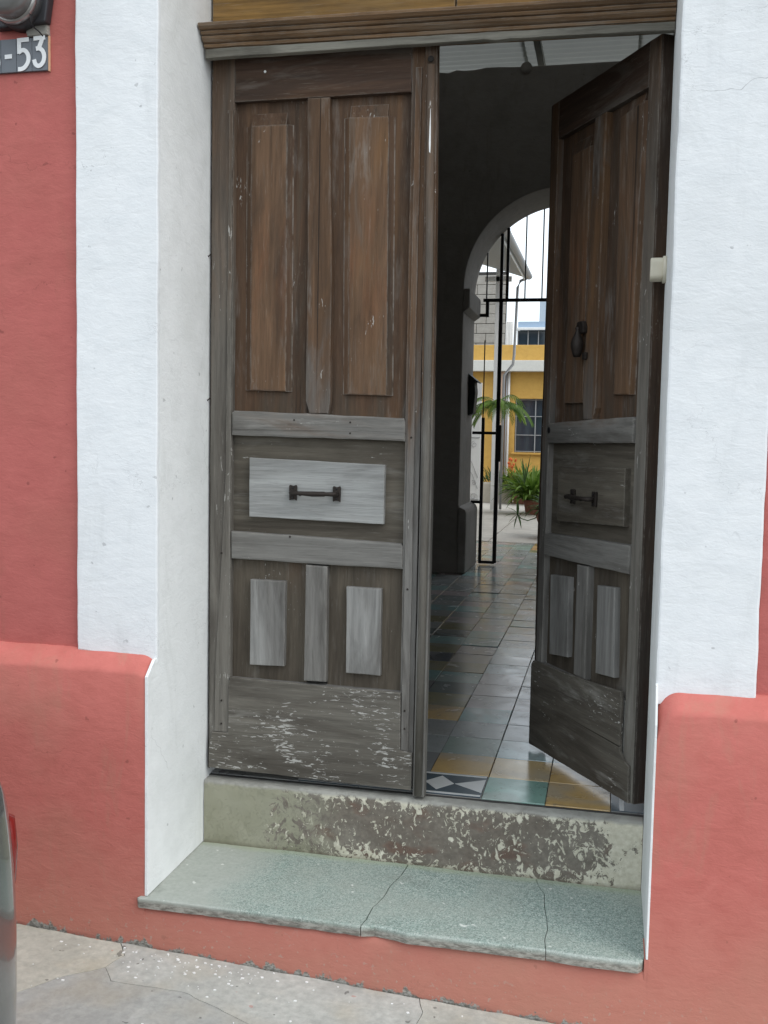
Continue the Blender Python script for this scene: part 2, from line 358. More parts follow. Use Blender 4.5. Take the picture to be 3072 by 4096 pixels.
prism('reveal', [(YB-.003, -.2475), (.0, -.2475), (.0, 5.2), (YR, 5.2), (YR, .50), (YP-.02, .495), (YB-.003, .40)], JR, JR+.006, MT['white_reveal'], house, .0012, .0012, .04, plane='yz')
prism('reveal', [(0, -.2), (.25, -.2), (.25, 5.2), (0, 5.2)], 1.515, 1.715, MT['white_reveal'], house, .0, .0, plane='yz')
# plinth with sloping shoulder; corners rounded beside the doorway
def plinth(x0, x1, corner):
    bm = bmesh.new(); cols = []
    N = 90 if x1-x0 < 3 else 240
    for i in range(N+1):
        tt = i/N; x = x0+(x1-x0)*(tt**2 if corner == 'L' else (1-(1-tt)**2))
        dd = (x-x0) if corner == 'L' else (x1-x)
        dr = 0
        if corner == 'L' and dd < .06: dr = .075*(1-math.sqrt(max(0, 1-((.06-dd)/.06)**2)))
        if corner == 'R' and dd < .05: dr = .022*(1-math.sqrt(max(0, 1-((.05-dd)/.05)**2)))
        w = .0022*noise.noise(Vector((x*9, 3, 1)))+.001*noise.noise(Vector((x*35, 3, 1)))
        zt = .484-dr+w; zf = .434-dr*1.15+w*2
        prof = [(.1, zt), (YR, zt), (YR-.012, zt-.001), (YB+.014, zf+.009), (YB+.005, zf+.003), (YB, zf-.008), (YB, .2), (YB-.002, -.05), (YB+.001, -.2), (YB-.003, -.30), (YB-.006, -.7)]
        cols.append([bm.verts.new((x, y+(.0012*noise.noise(Vector((x*6, z*6, 2))) if y < -.3 else 0), z)) for y, z in prof])
    for i in range(N):
        for k in range(len(cols[0])-1): bm.faces.new((cols[i][k], cols[i][k+1], cols[i+1][k+1], cols[i+1][k]))
    for cc in (cols[0], cols[-1]):
        e = bm.verts.new((cc[0].co.x, .1, -.7)); bm.faces.new(cc+[e])
    return done('plinth', bm, MT['red_low'], house, True)
def ang(o, a=35):
    o.data.set_sharp_from_angle(angle=R(a)) if hasattr(o.data, 'set_sharp_from_angle') else None
for o in (plinth(-9, JL-.010, 'R'), plinth(JR+.006, 10, 'L')): ang(o, 50)
# red base under the step
bm = bmesh.new(); cols = []
for i in range(81):
    x = -.016+(1.484)*i/80
    cols.append([bm.verts.new((x, y+.0012*noise.noise(Vector((x*6, z*6, 2))), z)) for y, z in ((.05, -.283), (YB+.010, -.283), (YB+.001, -.288), (YB-.0025, -.31), (YB-.0045, -.40), (YB-.007, -.7))])
for i in range(80):
    for k in range(5): bm.faces.new((cols[i][k], cols[i][k+1], cols[i+1][k+1], cols[i+1][k]))
done('step_base', bm, MT['red_low'], house, True)
prism('plinth_filler', rect(JR-.004, JR+.012, -.31, -.249), YB-.002, YB+.12, MT['red_low'], house, .002)
# head of the opening, upper wall, backs
prism('wall_over_door', rect(-.267, 1.715, 3.25, 5.2), YR, .25, MT['white_reveal'], house, .004)
# unseen parapet on top of the wall so that no light leaks into the hall
prism('roof_parapet', rect(-9, 10, 5.202, 5.5), YR-.03, .35, MT['red'], house, .01)

# wooden cornice (door head) and transom panel
def cornice():
    ZM = lambda z: 2.379+(z-2.351)*(.062/.101)
    prof = [(-.052, 2.351), (-.062, 2.356), (-.066, 2.368), (-.060, 2.372), (-.072, 2.377), (-.082, 2.388), (-.084, 2.398), (-.078, 2.402), (-.088, 2.406), (-.094, 2.417), (-.090, 2.421), (-.102, 2.424), (-.112, 2.434), (-.114, 2.446), (-.110, 2.450), (.03, 2.452), (.03, 2.351)]
    prof = [(y, ZM(z)) for y, z in prof]
    bm = bmesh.new(); cols = []; N = 40
    for i in range(N+1):
        x = JL+.004+(JR-JL-.006)*i/N
        cols.append([bm.verts.new((x, y+.0012*noise.noise(Vector((x*14, k, 0))), z-.014*i/N+.0012*noise.noise(Vector((x*12, k*.3, 9))))) for k, (y, z) in enumerate(prof)])
    n = len(prof)
    for i in range(N):
        for k in range(n): bm.faces.new((cols[i][k], cols[i][(k+1) % n], cols[i+1][(k+1) % n], cols[i+1][k]))
    bm.faces.new(cols[0]); bm.faces.new(cols[-1][::-1])
    return bm
frame = link('door_head', None, None, house)
done('cornice', cornice(), MT['cornice'], frame)
prism('fillet', [(JL+.006, 2.349), (.5, 2.350), (.90, 2.349), (.94, 2.344), (.98, 2.348), (JR-.003, 2.341), (JR-.003, 2.366), (JL+.006, 2.378)], -.060, -.036, MT['cornice_bottom'], frame, .004, .0016, .03)
prism('head_rail', rect(JL+.004, 1.51, 2.402, 2.438), .052, .10, MT['edge'], frame, .003)
for i, (x0, x1) in enumerate(((.0, .80), (.801, 1.457))):
    prism('board', rect(x0+.004, x1, 2.442, 3.25), .0, .03, MT['transom'], frame, .003, .0005)
prism('jamb_strip', rect(-.002, .0045, -.0, 2.33), .012, .045, MT['edge'], frame, .001)
MT['black_gap'] = flat('hole_shade', (.02, .017, .014), .9)

# small beige bell push box on the right reveal
MT['beige'] = flat('aged_beige_plastic', (.62, .58, .47), .5, 0, .05)
bell = thing('bell_box', 'small beige plastic bell box sticking out of the right reveal beside the open door leaf', 'doorbell', (JR, -.045, 1.66))
lathe('bell_base', [(.040, 0), (.040, -.010)], MT['beige'], bell, n=24, axis='z').rotation_euler = (0, R(90), 0)
prism('bell_cover', [(-.014, -.030), (.014, -.034), (.020, -.026), (.022, .022), (.012, .032), (-.014, .034), (-.022, .02), (-.022, -.022)], -.046, -.008, MT['beige'], bell, .006, plane='yz')

# ================================================================== DOOR LEAVES
def build_leaf(s, name, label, loc, rz, adj):
    L = thing(name, label, 'door leaf', loc, rz)
    u0 = adj['u0']
    def P(nm, poly, y0, y1, mat, bev=.0025, jit=.0011): return prism(nm, poly, y0, y1, MT[mat], L, bev, jit, .045, s=s)
    T = .052
    P('stile', [(u0, .012), (.0815, .012), (.0815, adj['top']), (u0-.002, adj['top'])], 0, T, 'stile_l', .004)
    P('stile', [(.6725, .128), (.7185, .0), (.7205, adj['top']), (.6685, adj['top'])], 0, T, 'wood_z', .003)
    P('top_rail', [(.082, 2.227), (.668, 2.229), (.668, adj['top']), (.082, adj['top'])], .0012, T-.001, 'rail_top')
    P('lock_rail', [(.0825, 1.146), (.672, 1.138), (.672, 1.199), (.667, 1.211), (.42, 1.219), (.345, 1.222), (.09, 1.229), (.0825, 1.222)], -.007, T-.001, 'wood_x', .007, .0018)
    P('middle_rail', [(.083, .733), (.672, .724), (.672, .797), (.665, .806), (.35, .818), (.083, .825)], -.005, T-.001, 'wood_x', .006, .0016)
    P('bottom_rail', [(.083, .02), (.672, .02), (.672, .318), (.083, .325)], .004, T-.001, 'wood_x')
    P('mullion', [(.350, 1.222), (.413, 1.222), (.419, 1.26), (.418, 1.7), (.403, 2.2265), (.330, 2.2265), (.337, 1.7), (.336, 1.262)], -.001, T-.002, 'wood_z', .004)
    P('mullion', [(.343, .333), (.42, .334), (.42, .722), (.345, .724)], -.003, T-.002, 'wood_z', .005)
    # recessed panels
    P('recessed_panel', rect(.078, .374, 1.19, 2.235), .024, .040, 'panel_lo')
    P('recessed_panel', rect(.3745, .676, 1.19, 2.235), .024, .040, 'panel_lo')
    P('recessed_panel', rect(.078, .676, .80, 1.15), .023, .038, 'panel_mid')
    P('recessed_panel', rect(.078, .346, .31, .735), .023, .038, 'panel_lo')
    P('recessed_panel', rect(.418, .676, .31, .735), .023, .038, 'panel_lo')
    f = adj['fields']
    for (q, y0, mt) in ((f[0], .011, 'field_up'), (f[1], .011, 'field_up'), (f[2], .001, 'pale_x'), (f[3], .002, 'pale_z'), (f[4], .002, 'pale_z')):
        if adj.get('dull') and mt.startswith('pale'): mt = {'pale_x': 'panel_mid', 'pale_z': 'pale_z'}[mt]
        P('raised_panel', q, y0, .0245 if mt == 'field_up' else .0235, mt, .005 if mt == 'field_up' else .003, .0011)
    for (q, y0) in ((f[0], .011), (f[1], .011)):
        xa, xb, zt = q[3][0], q[2][0], q[2][1]
        for (e0, e1, sg) in ((q[0], q[3], -1), (q[1], q[2], 1)):
            xw = .020
            bm = bmesh.new(); pr = []
            for (ex, ez) in ((e0[0], e0[1]), (e1[0], e1[1])):
                pr.append([bm.verts.new((s*(ex-sg*.001), .0125, ez)), bm.verts.new((s*(ex+sg*xw), .0232, ez)), bm.verts.new((s*(ex-sg*.001), .0245, ez))])
            bm.faces.new(pr[0]); bm.faces.new(pr[1][::-1])
            for k in range(3): bm.faces.new((pr[0][k], pr[0][(k+1) % 3], pr[1][(k+1) % 3], pr[1][k]))
            done('panel_bevel', bm, MT['panel_lo'], L)
        xa, xb = sorted((s*(xa+.002), s*(xb-.002)))
        prism('panel_bevel', [(.0115, zt-.002), (.0225, zt+.040), (.0238, zt+.040), (.0238, zt-.002)], xa, xb, MT['panel_lo'], L, .0005, plane='yz')
    # kickboard overlay, notched round the stile ends
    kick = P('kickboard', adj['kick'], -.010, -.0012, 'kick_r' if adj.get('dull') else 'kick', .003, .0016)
    if s == 1:
        P('stile_cover', [(.028, .136), (.0795, .137), (.0805, .33), (.078, 1.0), (.0785, 2.2), (.066, 2.2), (.062, 1.0), (.030, .36)], -.0045, -.0006, 'stile_l', .001)
        P('stile_cover', [(.679, .127), (.703, .126), (.704, .7), (.700, 1.5), (.702, 2.3), (.682, 2.3), (.680, 1.2)], -.006, -.0006, 'wood_z', .0015)
    # pull handle
    def tb(nm, pts, r, par, mat='rust'):
        return tube(nm, [(s*p[0], p[1], p[2]) for p in pts], r, MT[mat], par, 10)
    hx0, hx1, hz = adj['h']
    hd = tb('pull_handle', [(hx0, -.004, hz), (hx0, -.026, hz), (hx0+.006, -.034, hz), (hx0+.028, -.036, hz), (hx0+.034, -.036, hz-.001), (hx0+.04, -.036, hz), ((hx0+hx1)/2, -.037, hz-.001), (hx1-.034, -.036, hz), (hx1-.028, -.036, hz), (hx1-.006, -.034, hz), (hx1, -.026, hz), (hx1, -.004, hz)],
            [.008, .008, .008, .0065, .0085, .007, .0088, .0085, .0065, .008, .008, .008], L)
    for hx in (hx0, hx1):
        prism('handle_plate', [(hx-.0125, hz-.026), (hx-.005, hz-.022), (hx+.005, hz-.022), (hx+.0125, hz-.026), (hx+.0135, hz+.020), (hx+.011, hz+.026), (hx, hz+.022), (hx-.011, hz+.026), (hx-.0135, hz+.02)], -.009, .0, MT['rust'], hd, .002, s=s)
        for dz in (-.016, .016):
            lathe('screw', [(.0032, -.0093), (.0022, -.0112)], MT['iron'], hd, (s*hx, 0, hz+dz), 'y', 10)
    return L
fL = [[(.140, 1.296), (.263, 1.293), (.258, 2.152), (.136, 2.152)], [(.476, 1.286), (.604, 1.283), (.594, 2.162), (.466, 2.164)],
      [(.1435, .876), (.605, .867), (.605, 1.060), (.1435, 1.073)], [(.151, .373), (.272, .376), (.274, .664), (.150, .664)], [(.486, .369), (.604, .367), (.602, .655), (.484, .657)]]
fR = [[(.146, 1.299), (.242, 1.302), (.262, 2.190), (.122, 2.200)], [(.445, 1.279), (.577, 1.282), (.580, 2.15), (.452, 2.15)],
      [(.133, .880), (.587, .858), (.588, 1.058), (.135, 1.065)], [(.160, .382), (.277, .371), (.285, .668), (.172, .676)], [(.478, .381), (.615, .363), (.624, .657), (.486, .667)]]
leaf = build_leaf(1, 'door_leaf', 'closed left wooden door leaf, brown panels above and silvery grey below, iron pull handle', (0, 0, 0), 0,
    dict(top=2.40, u0=.006, fields=fL, kick=[(.009, .010), (.30, .005), (.7165, -.004), (.7165, .122), (.677, .127), (.6745, .318), (.42, .321), (.30, .325), (.085, .329), (.080, .30), (.079, .135), (.020, .133), (.009, .08)], h=(.299, .448, .9615)))
fE = .0
prism('astragal', [(.7225, -.022), (.7605, -.022), (.7625, .9), (.7585, 1.65), (.7500, 2.378), (.7120, 2.378), (.7215, 1.65), (.7255, .9)], -.012, .028, MT['wood_z'], leaf, .004, .0008)
tube('astragal_bead', [(.741, -.016, -.014), (.744, -.016, .9), (.7405, -.016, 1.65), (.7325, -.016, 2.30)], .0125, MT['stile_l'], leaf, 14)
ps = prism('paint_drip', [(.7335, 2.035), (.7375, 2.03), (.7385, 2.06), (.7375, 2.11), (.7358, 2.165), (.7345, 2.165), (.7332, 2.10), (.7325, 2.06)], -.0285, -.0262, MT['chip'], leaf, .0005)
prism('paint_spot', [(.181, 2.317), (.184, 2.313), (.188, 2.314), (.190, 2.318), (.187, 2.322), (.183, 2.321)], -.0005, .003, MT['chip'], leaf, .0003)
lathe('hole_disc', [(.010, -.0255), (.006, -.0262)], MT['black_gap'], leaf, (.7325, 0, 2.315), 'y', 12)  # filled near-black disc, a hole's shade put in as colour
for z in (1.745, 1.272):
    tube('hinge_pin', [(-.012, -.008, z+.02), (-.010, -.010, z), (-.004, -.006, z-.012), (.004, -.002, z-.004)], .0028, MT['rust'], leaf, 6)
bm = bmesh.new()
for (x, z) in ((.053, .165), (.053, .245), (.69, .20), (.689, .26), (.69, .66), (.692, 1.15), (.30, 1.20), (.49, 1.195), (.49, 1.16), (.05, .75), (.29, .815)):
    bmesh.ops.create_uvsphere(bm, u_segments=8, v_segments=5, radius=.0035, matrix=Matrix.Translation((x, -.006, z)))
o = done('nail_heads', bm, MT['rust'], leaf, True); o['kind'] = 'stuff'
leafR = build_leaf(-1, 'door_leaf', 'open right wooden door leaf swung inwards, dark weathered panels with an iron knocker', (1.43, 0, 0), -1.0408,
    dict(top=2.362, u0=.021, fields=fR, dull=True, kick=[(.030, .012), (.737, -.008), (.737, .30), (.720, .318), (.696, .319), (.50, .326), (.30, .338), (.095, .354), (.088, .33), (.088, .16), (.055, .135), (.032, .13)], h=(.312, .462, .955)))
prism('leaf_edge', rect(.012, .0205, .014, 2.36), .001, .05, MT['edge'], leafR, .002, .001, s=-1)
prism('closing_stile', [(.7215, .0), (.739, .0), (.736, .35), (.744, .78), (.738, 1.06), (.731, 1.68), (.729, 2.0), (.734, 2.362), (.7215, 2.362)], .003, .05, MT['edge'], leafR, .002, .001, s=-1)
# iron knocker: hand-like drop hanging from a small plate
kn = lathe('knocker', [(.0, .0), (.012, .0), (.016, .012), (.021, .03), (.022, .045), (.018, .062), (.010, .078), (.006, .09), (.009, .098), (.0, .104)], MT['rust'], leafR, (-.428, -.026, 1.435), 'z', 14)
prism('knocker_plate', [(.405, 1.515), (.452, 1.515), (.456, 1.535), (.444, 1.556), (.413, 1.556), (.402, 1.535)], -.020, -.0015, MT['rust'], kn, .004, s=-1)
prism('striker', [(.396, 1.425), (.416, 1.425), (.418, 1.45), (.394, 1.45)], -.014, -.001, MT['rust'], kn, .004, s=-1)
lathe('keyhole', [(.012, -.008), (.008, -.0095)], MT['iron'], leafR, (-.655, 0, 1.185), 'y', 14)

# ================================================================== THRESHOLD AND STEP
t = NT('flaking_threshold_paint', .85, .2); co = t.co(False); x_, y_, z_ = t.sep(t.raw)
n = t.noise(14, co, (1, 1, 1.2), 6, .68, .6); nb = t.noise(4, co, None, 4, .6); nf = t.noise(60, co, (1, 1, 1), 5, .65)
base = t.mix(t.rng(nb, .35, .65), (.19, .16, .13), (.27, .245, .205)); base = t.mix(t.rng(t.noise(6, t.vm('ADD', co, (3., 0., 1.)), (1, 1, 2), 3, .5), .58, .68, 0, .65), base, (.17, .085, .06))
base = t.mix(t.rng(nf, .4, .7, .5, 0), base, (.09, .08, .07))
# cream paint: sticks along the arrises and at the right end
edge = t.math('MAXIMUM', t.rng(z_, -.085, -.045), t.rng(z_, -.185, -.235))
bias = t.math('ADD', t.math('MULTIPLY', edge, .07), t.math('ADD', t.rng(x_, 1.24, 1.40, 0, .16), t.rng(x_, .25, .5, .03, 0)))
flk = t.noise(21, co, (1, 1, .8), 6, .72, 1.6)
fl2 = t.noise(46, co, (1, 1, .7), 5, .66, 1.2); md2 = t.noise(7, t.vm('ADD', co, (2., 0., 5.)), None, 3, .6)
sel1 = t.rng(t.math('ADD', t.math('ADD', t.math('MULTIPLY', flk, .7), t.math('MULTIPLY', n, .3)), bias), .605, .612)
sel2 = t.rng(t.math('ADD', fl2, t.math('ADD', t.math('MULTIPLY', md2, .45), t.math('MULTIPLY', edge, .05))), .815, .83)
sel = t.math('MAXIMUM', sel1, sel2)
cream = t.mix(t.rng(nf, .3, .7), (.50, .47, .365), (.68, .655, .55))
c = t.mix(sel, base, cream)
conc = t.mix(t.rng(nb, .3, .7), (.27, .265, .19), (.34, .335, .26)); lim = t.math('ADD', x_, t.math('MULTIPLY', t.math('SUBTRACT', n, .5), .35))
c = t.mix(t.rng(lim, .242, .262, 1, 0), c, conc)
c = t.mix(t.math('MULTIPLY', t.rng(lim, .50, .30), t.rng(flk, .44, .50)), c, conc)
top = t.rng(t.math('ADD', z_, t.math('MULTIPLY', n, .02)), -.036, -.026)
c = t.mix(top, c, t.mix(t.rng(n, .35, .7), (.27, .265, .24), (.38, .375, .34)))
dk = t.rng(z_, -.235, -.25, 0, .5); c = t.mix(dk, c, (.12, .10, .07))
MT['threshold'] = t.out(c, t.math('ADD', n, t.math('MULTIPLY', sel, .35)), .7, .004)
bm = bmesh.new(); NX, prof = 150, [(.12, -.031), (.03, -.031), (-.008, -.031), (-.016, -.034), (-.0195, -.042)]+[(-.02, -.055-.0125*k) for k in range(15)]+[(-.017, -.253)]
cols = []
for i in range(NX+1):
    x = JL+.002+(JR-JL-.004)*i/NX; col_ = []
    for k, (y, z) in enumerate(prof):
        d = .0035*noise.noise(Vector((x*13, z*13, 4)))+.002*noise.noise(Vector((x*45, z*45, 4)))
        if x < .262+.02*noise.noise(Vector((z*20, 0, 0))): d -= .0025
        col_.append(bm.verts.new((x, y+(d if k > 1 else 0), z+(.0015*noise.noise(Vector((x*16, y*9, 0))) if k < 5 else 0))))
    cols.append(col_)
for i in range(NX):
    for k in range(len(prof)-1): bm.faces.new((cols[i][k], cols[i][k+1], cols[i+1][k+1], cols[i+1][k]))
th = tag(done('threshold', bm, MT['threshold'], None, True), 'concrete threshold riser with flaking cream and brown paint under the doors', 'threshold')

t = NT('green_terrazzo', .75, .3); co = t.co(False); x_, y_, z_ = t.sep(t.raw)
v1 = t.vor(150, co, out='Color'); v1 = t.sep(v1)[0]; v2 = t.sep(t.vor(330, co, out='Color'))[1]; nb = t.noise(4, co, None, 5, .6); nf = t.noise(90, co, None, 4, .6)
c = t.mix(t.rng(v1, .2, .9), (.25, .32, .285), (.35, .42, .38)); c = t.mix(t.rng(v2, .80, .86, 0, .7), c, (.12, .15, .14)); c = t.mix(t.rng(v2, .16, .12, 0, .6), c, (.58, .62, .58))
worn = t.math('ADD', t.rng(x_, .42, .12), t.math('MULTIPLY', t.math('SUBTRACT', nb, .5), 1.1))
wy = t.rng(t.math('ADD', y_, t.math('MULTIPLY', nb, .05)), -.43, -.455, 0, .7)
wc = t.mix(t.rng(nf, .3, .7), (.36, .385, .345), (.46, .48, .44))
c = t.mix(t.rng(worn, .35, .8, 0, .95), c, wc); c = t.mix(t.rng(t.noise(2.6, t.vm('ADD', co, (4., 4., 0.)), None, 5, .65), .45, .68, 0, .6), c, (.36, .385, .34)); c = t.mix(t.rng(t.noise(9, co, None, 5, .7), .58, .72, 0, .35), c, (.16, .18, .15)); c = t.mix(wy, c, (.50, .52, .49))
c = t.mix(t.rng(t.math('ADD', y_, t.math('MULTIPLY', nb, .06)), -.03, .0, 0, .5), c, (.36, .40, .26))
zf = t.rng(z_, -.256, -.268); c = t.mix(zf, c, t.mix(t.rng(t.noise(30, co, (1, 1, 3), 5, .7), .4, .6), (.17, .16, .14), (.40, .39, .35)))
c = t.mix(t.rng(t.noise(30, t.vm('ADD', co, (1., 1., 0.)), None, 2, .4), .74, .76, 0, .7), c, (.75, .76, .72))
MT['terrazzo'] = t.out(c, t.math('ADD', nf, t.math('MULTIPLY', v1, .2)), .4, .002)
step = thing('entrance_step', 'cracked green terrazzo step slab in front of the threshold', 'step')
def piece(poly):
    pts = subdiv(poly, .022, .0028); bm = bmesh.new()
    def zt(p): return -.25+.0015*noise.noise(Vector((p.x*5, p.y*5, 3)))
    A = [bm.verts.new((p.x, p.y, zt(p))) for p in pts]; B = [bm.verts.new((p.x, p.y+(.004 if p.y < -.4 else 0), -.283+.003*noise.noise(Vector((p.x*20, 1, 1))))) for p in pts]
    bm.faces.new(A); bm.faces.new(B[::-1]); n = len(A)
    for i in range(n): bm.faces.new((A[i], B[i], B[(i+1) % n], A[(i+1) % n]))
    bmesh.ops.recalc_face_normals(bm, faces=bm.faces)
    es = [e for e in bm.edges if all(abs(v.co.z+.25) < .003 for v in e.verts) and all(v.co.y < -.44 for v in e.verts)]
    bmesh.ops.bevel(bm, geom=es, offset=.006, segments=3, affect='EDGES', profile=.5)
    return done('slab_piece', bm, MT['terrazzo'], step)
k1 = [(.715, -.012), (.712, -.07), (.705, -.13), (.692, -.19), (.688, -.27), (.672, -.34), (.668, -.42), (.662, -.462)]
k2 = [(1.130, -.012), (1.140, -.06), (1.163, -.12), (1.172, -.2), (1.180, -.27), (1.186, -.34), (1.181, -.41), (1.19, -.464)]
gp = .0017
piece([(-.012, -.012)]+[(x-gp, y) for x, y in k1]+[(.40, -.459), (.2, -.462), (.02, -.462), (-.026, -.464), (-.034, -.458), (-.030, -.449), (-.012, -.44), (-.012, -.012)])
piece([(x+gp, y) for x, y in k1[::-1]]+[(x-gp*.6, y) for x, y in k2]+[(.95, -.466), (.80, -.47), (.74, -.456), (.70, -.45)])
piece([(x+gp*.6, y) for x, y in k2[::-1]]+[(1.460, -.012), (1.460, -.30), (1.458, -.425), (1.446, -.455), (1.436, -.468), (1.3, -.470)])

# ================================================================== HOUSE NUMBER AND METER
MT['tile_grey'] = flat('slate_grey_enamel', (.135, .15, .17), .45, 0, .12)
MT['digit'] = flat('white_enamel', (.74, .76, .77), .45, 0, .05)
num = thing('house_number', 'house number of grey enamel tiles with white figures 6-53 on the red wall', 'house number')
def ribbon(bm, pts, w, s=None, y=-.0125):
    pts = [Vector(p) for p in pts]; Lf, Rt = [], []
    for i, p in enumerate(pts):
        d1 = (p-pts[i-1]).normalized() if i else (pts[1]-p).normalized(); d2 = (pts[i+1]-p).normalized() if i < len(pts)-1 else d1
        d = (d1+d2).normalized(); nrm = Vector((-d.y, d.x))*(w/2/max(.5, d.dot(d1)))
        Lf.append(p+nrm); Rt.append(p-nrm)
    rows = [[bm.verts.new((q.x, YR+yy, q.y)) for yy in (y, y+.002)] for q in Lf+Rt[::-1]]; n = len(rows)
    m = len(pts)
    for i in range(m-1): bm.faces.new((rows[i][0], rows[i+1][0], rows[n-2-i][0], rows[n-1-i][0]))
    for i in range(n): bm.faces.new((rows[i][0], rows[i][1], rows[(i+1) % n][1], rows[(i+1) % n][0]))
def zc(x, y): return (-.466+(x-365)/325*.052, 2.222+(1490-y)/680*.097)
def sm(pts):
    out = []
    for i in range(len(pts)-1):
        p0, p1, p2, p3 = [Vector(pts[max(0, min(len(pts)-1, j))]) for j in (i-1, i, i+1, i+2)]
        for k in range(5):
            q = k/5; out.append(.5*((2*p1)+(-p0+p2)*q+(2*p0-5*p1+4*p2-p3)*q*q+(-p0+3*p1-3*p2+p3)*q**3))
    return out+[Vector(pts[-1])]
W_ = .0125
glyph = {
 '5': [[zc(398, 852), zc(636, 845)], [zc(436, 830), zc(440, 1125)], sm([zc(425, 1105), zc(490, 1062), zc(560, 1070), zc(615, 1140), zc(632, 1230), zc(610, 1330), zc(550, 1410), zc(480, 1440), zc(415, 1440)])],
 '3': [[zc(738, 838), zc(972, 826)], [zc(925, 840), zc(835, 1060)], sm([zc(790, 1050), zc(860, 1045), zc(925, 1100), zc(955, 1200), zc(940, 1310), zc(885, 1385), zc(820, 1395), zc(770, 1345), zc(748, 1265)])],
 '-': [[zc(135, 1172), zc(285, 1165)]],
 '6': [sm([zc(-40, 850), zc(-130, 900), zc(-195, 1030), zc(-210, 1200), zc(-190, 1350), zc(-110, 1435), zc(-40, 1390), zc(0, 1290), zc(-30, 1150), zc(-110, 1090), zc(-190, 1170)])]}
for ch, x1 in (('6', -.518), ('-', -.466), ('5', -.414), ('3', -.362)):
    tl = prism('number_tile', rect(x1-.051, x1, 2.222, 2.319), YR-.010, YR-.001, MT['tile_grey'], num, .0015)
    bm = bmesh.new()
    for k, r_ in enumerate(glyph[ch]): ribbon(bm, r_, W_, y=-.0125-.0004*k)
    done('figure', bm, MT['digit'], tl)
MT['mortar'] = plaster('rough_grey_mortar', (.33, .32, .29), (.24, .235, .215), bs=.9)
prism('mortar_edge', rect(-.3615, -.357, 2.22, 2.322), YR-.008, YR-.001, flat('pale_orange_filler', (.62, .38, .24), .8), num, .001, .0006, .02)
mt = thing('electric_meter', 'round glass electric meter with metal rim on a dark box above the house number', 'electric meter', (-.440, YR, 2.416))
mt.scale = (.86, 1.0, .86)
bx = -.062
lathe('meter_socket', [(.092, -.002), (.092, -.05), (.086, -.058)], flat('dark_meter_base', (.06, .062, .065), .5, .6), mt, (.0, 0, 0), 'y', 32)
lathe('meter_rim', [(.084, -.05), (.088, -.056), (.089, -.068), (.086, -.074), (.080, -.075)], flat('dull_zinc_rim', (.42, .41, .40), .35, .9), mt, (0, 0, 0), 'y', 36)
t = NT('dusty_meter_glass', .18, .6); MT['mglass'] = t.out(t.mix(t.noise(9, t.co()), (.10, .105, .105), (.22, .22, .21)), None)
lathe('meter_glass', [(.080, -.07), (.080, -.105), (.076, -.122), (.062, -.133), (.035, -.139), (.0, -.141)], MT['mglass'], mt, (0, 0, 0), 'y', 32)
prism('meter_box', [(-.10, -.085), (.10, -.075), (.115, .02), (.112, .16), (-.11, .16)], -.035, -.003, flat('dark_steel_box', (.05, .05, .055), .5, .5), mt, .006)
tube('seal_wire', [(.06, -.06, -.058), (.075, -.075, -.075), (.07, -.07, -.098), (.082, -.045, -.11), (.088, -.03, -.12)], .0022, MT['iron'], mt, 6)
prism('mortar_patch', [(-.432, 2.335), (-.425, 2.352), (-.405, 2.365), (-.392, 2.385), (-.384, 2.404), (-.372, 2.398), (-.362, 2.380), (-.358, 2.35), (-.358, 2.323), (-.395, 2.322), (-.428, 2.322)], YR-.016, YR-.0005, MT['mortar'], house, .006, .003, .01)

# ================================================================== HALL BEHIND THE DOOR
FZ = -.025
Y1, Y2 = 5.40, 6.12
TX0, TY0, TPX, TPY = .733, .041, .2076, .2185
fl = struct(link('tiled_floor', None)); fl.empty_display_size = .1
prism('joint_bed', rect(-.75, 2.35, .03, 8.17), FZ-.03, FZ-.004, MT['grout'], fl, 0, plane='xy')
t = NT('cement_tile_glaze', .2, .95); co = t.co(); n = t.noise(9, co, None, 4, .6, .5); nf = t.noise(60, co, None, 4, .6)
n2 = t.noise(3.2, t.co(), None, 2, .5, 1.)
c = t.mix(t.rng(n, .3, .75), t.ocol, t.mix(1.0, t.ocol, (.72, .72, .74), 'MULTIPLY'))
c = t.mix(t.rng(n2, .50, .66, 0, .55), c, (.30, .30, .275)); c = t.mix(t.rng(t.noise(26, t.co(), None, 5, .7, .8), .60, .68, 0, .5), c, (.12, .115, .105)); c = t.mix(t.rng(nf, .62, .72, 0, .3), c, (.08, .075, .07))
MT['tile'] = t.out(c, t.math('ADD', n, t.math('MULTIPLY', nf, .25)), .06, .002, rough=t.rng(n, .3, .75, .13, .32))
def tile_mesh(w, d):
    bm = bmesh.new(); add_box(bm, 0, w, 0, d, -.012, 0); bmesh.ops.recalc_face_normals(bm, faces=bm.faces)
    es = [e for e in bm.edges if all(v.co.z > -.001 for v in e.verts)]
    bmesh.ops.bevel(bm, geom=es, offset=.0014, segments=1, affect='EDGES')
    me = bpy.data.meshes.new('floor_tile'); bm.to_mesh(me); bm.free(); me.materials.append(MT['tile']); return me
TM = tile_mesh(TPX-.0022, TPY-.0022)
YEL, ORA, GRN, PBL, GRY, DKG, TEA, MAU, OLV, DBL = (.46, .31, .125), (.42, .25, .11), (.19, .32, .27), (.36, .44, .46), (.22, .235, .23), (.10, .12, .115), (.17, .28, .27), (.30, .26, .255), (.19, .175, .10), (.05, .065, .085)
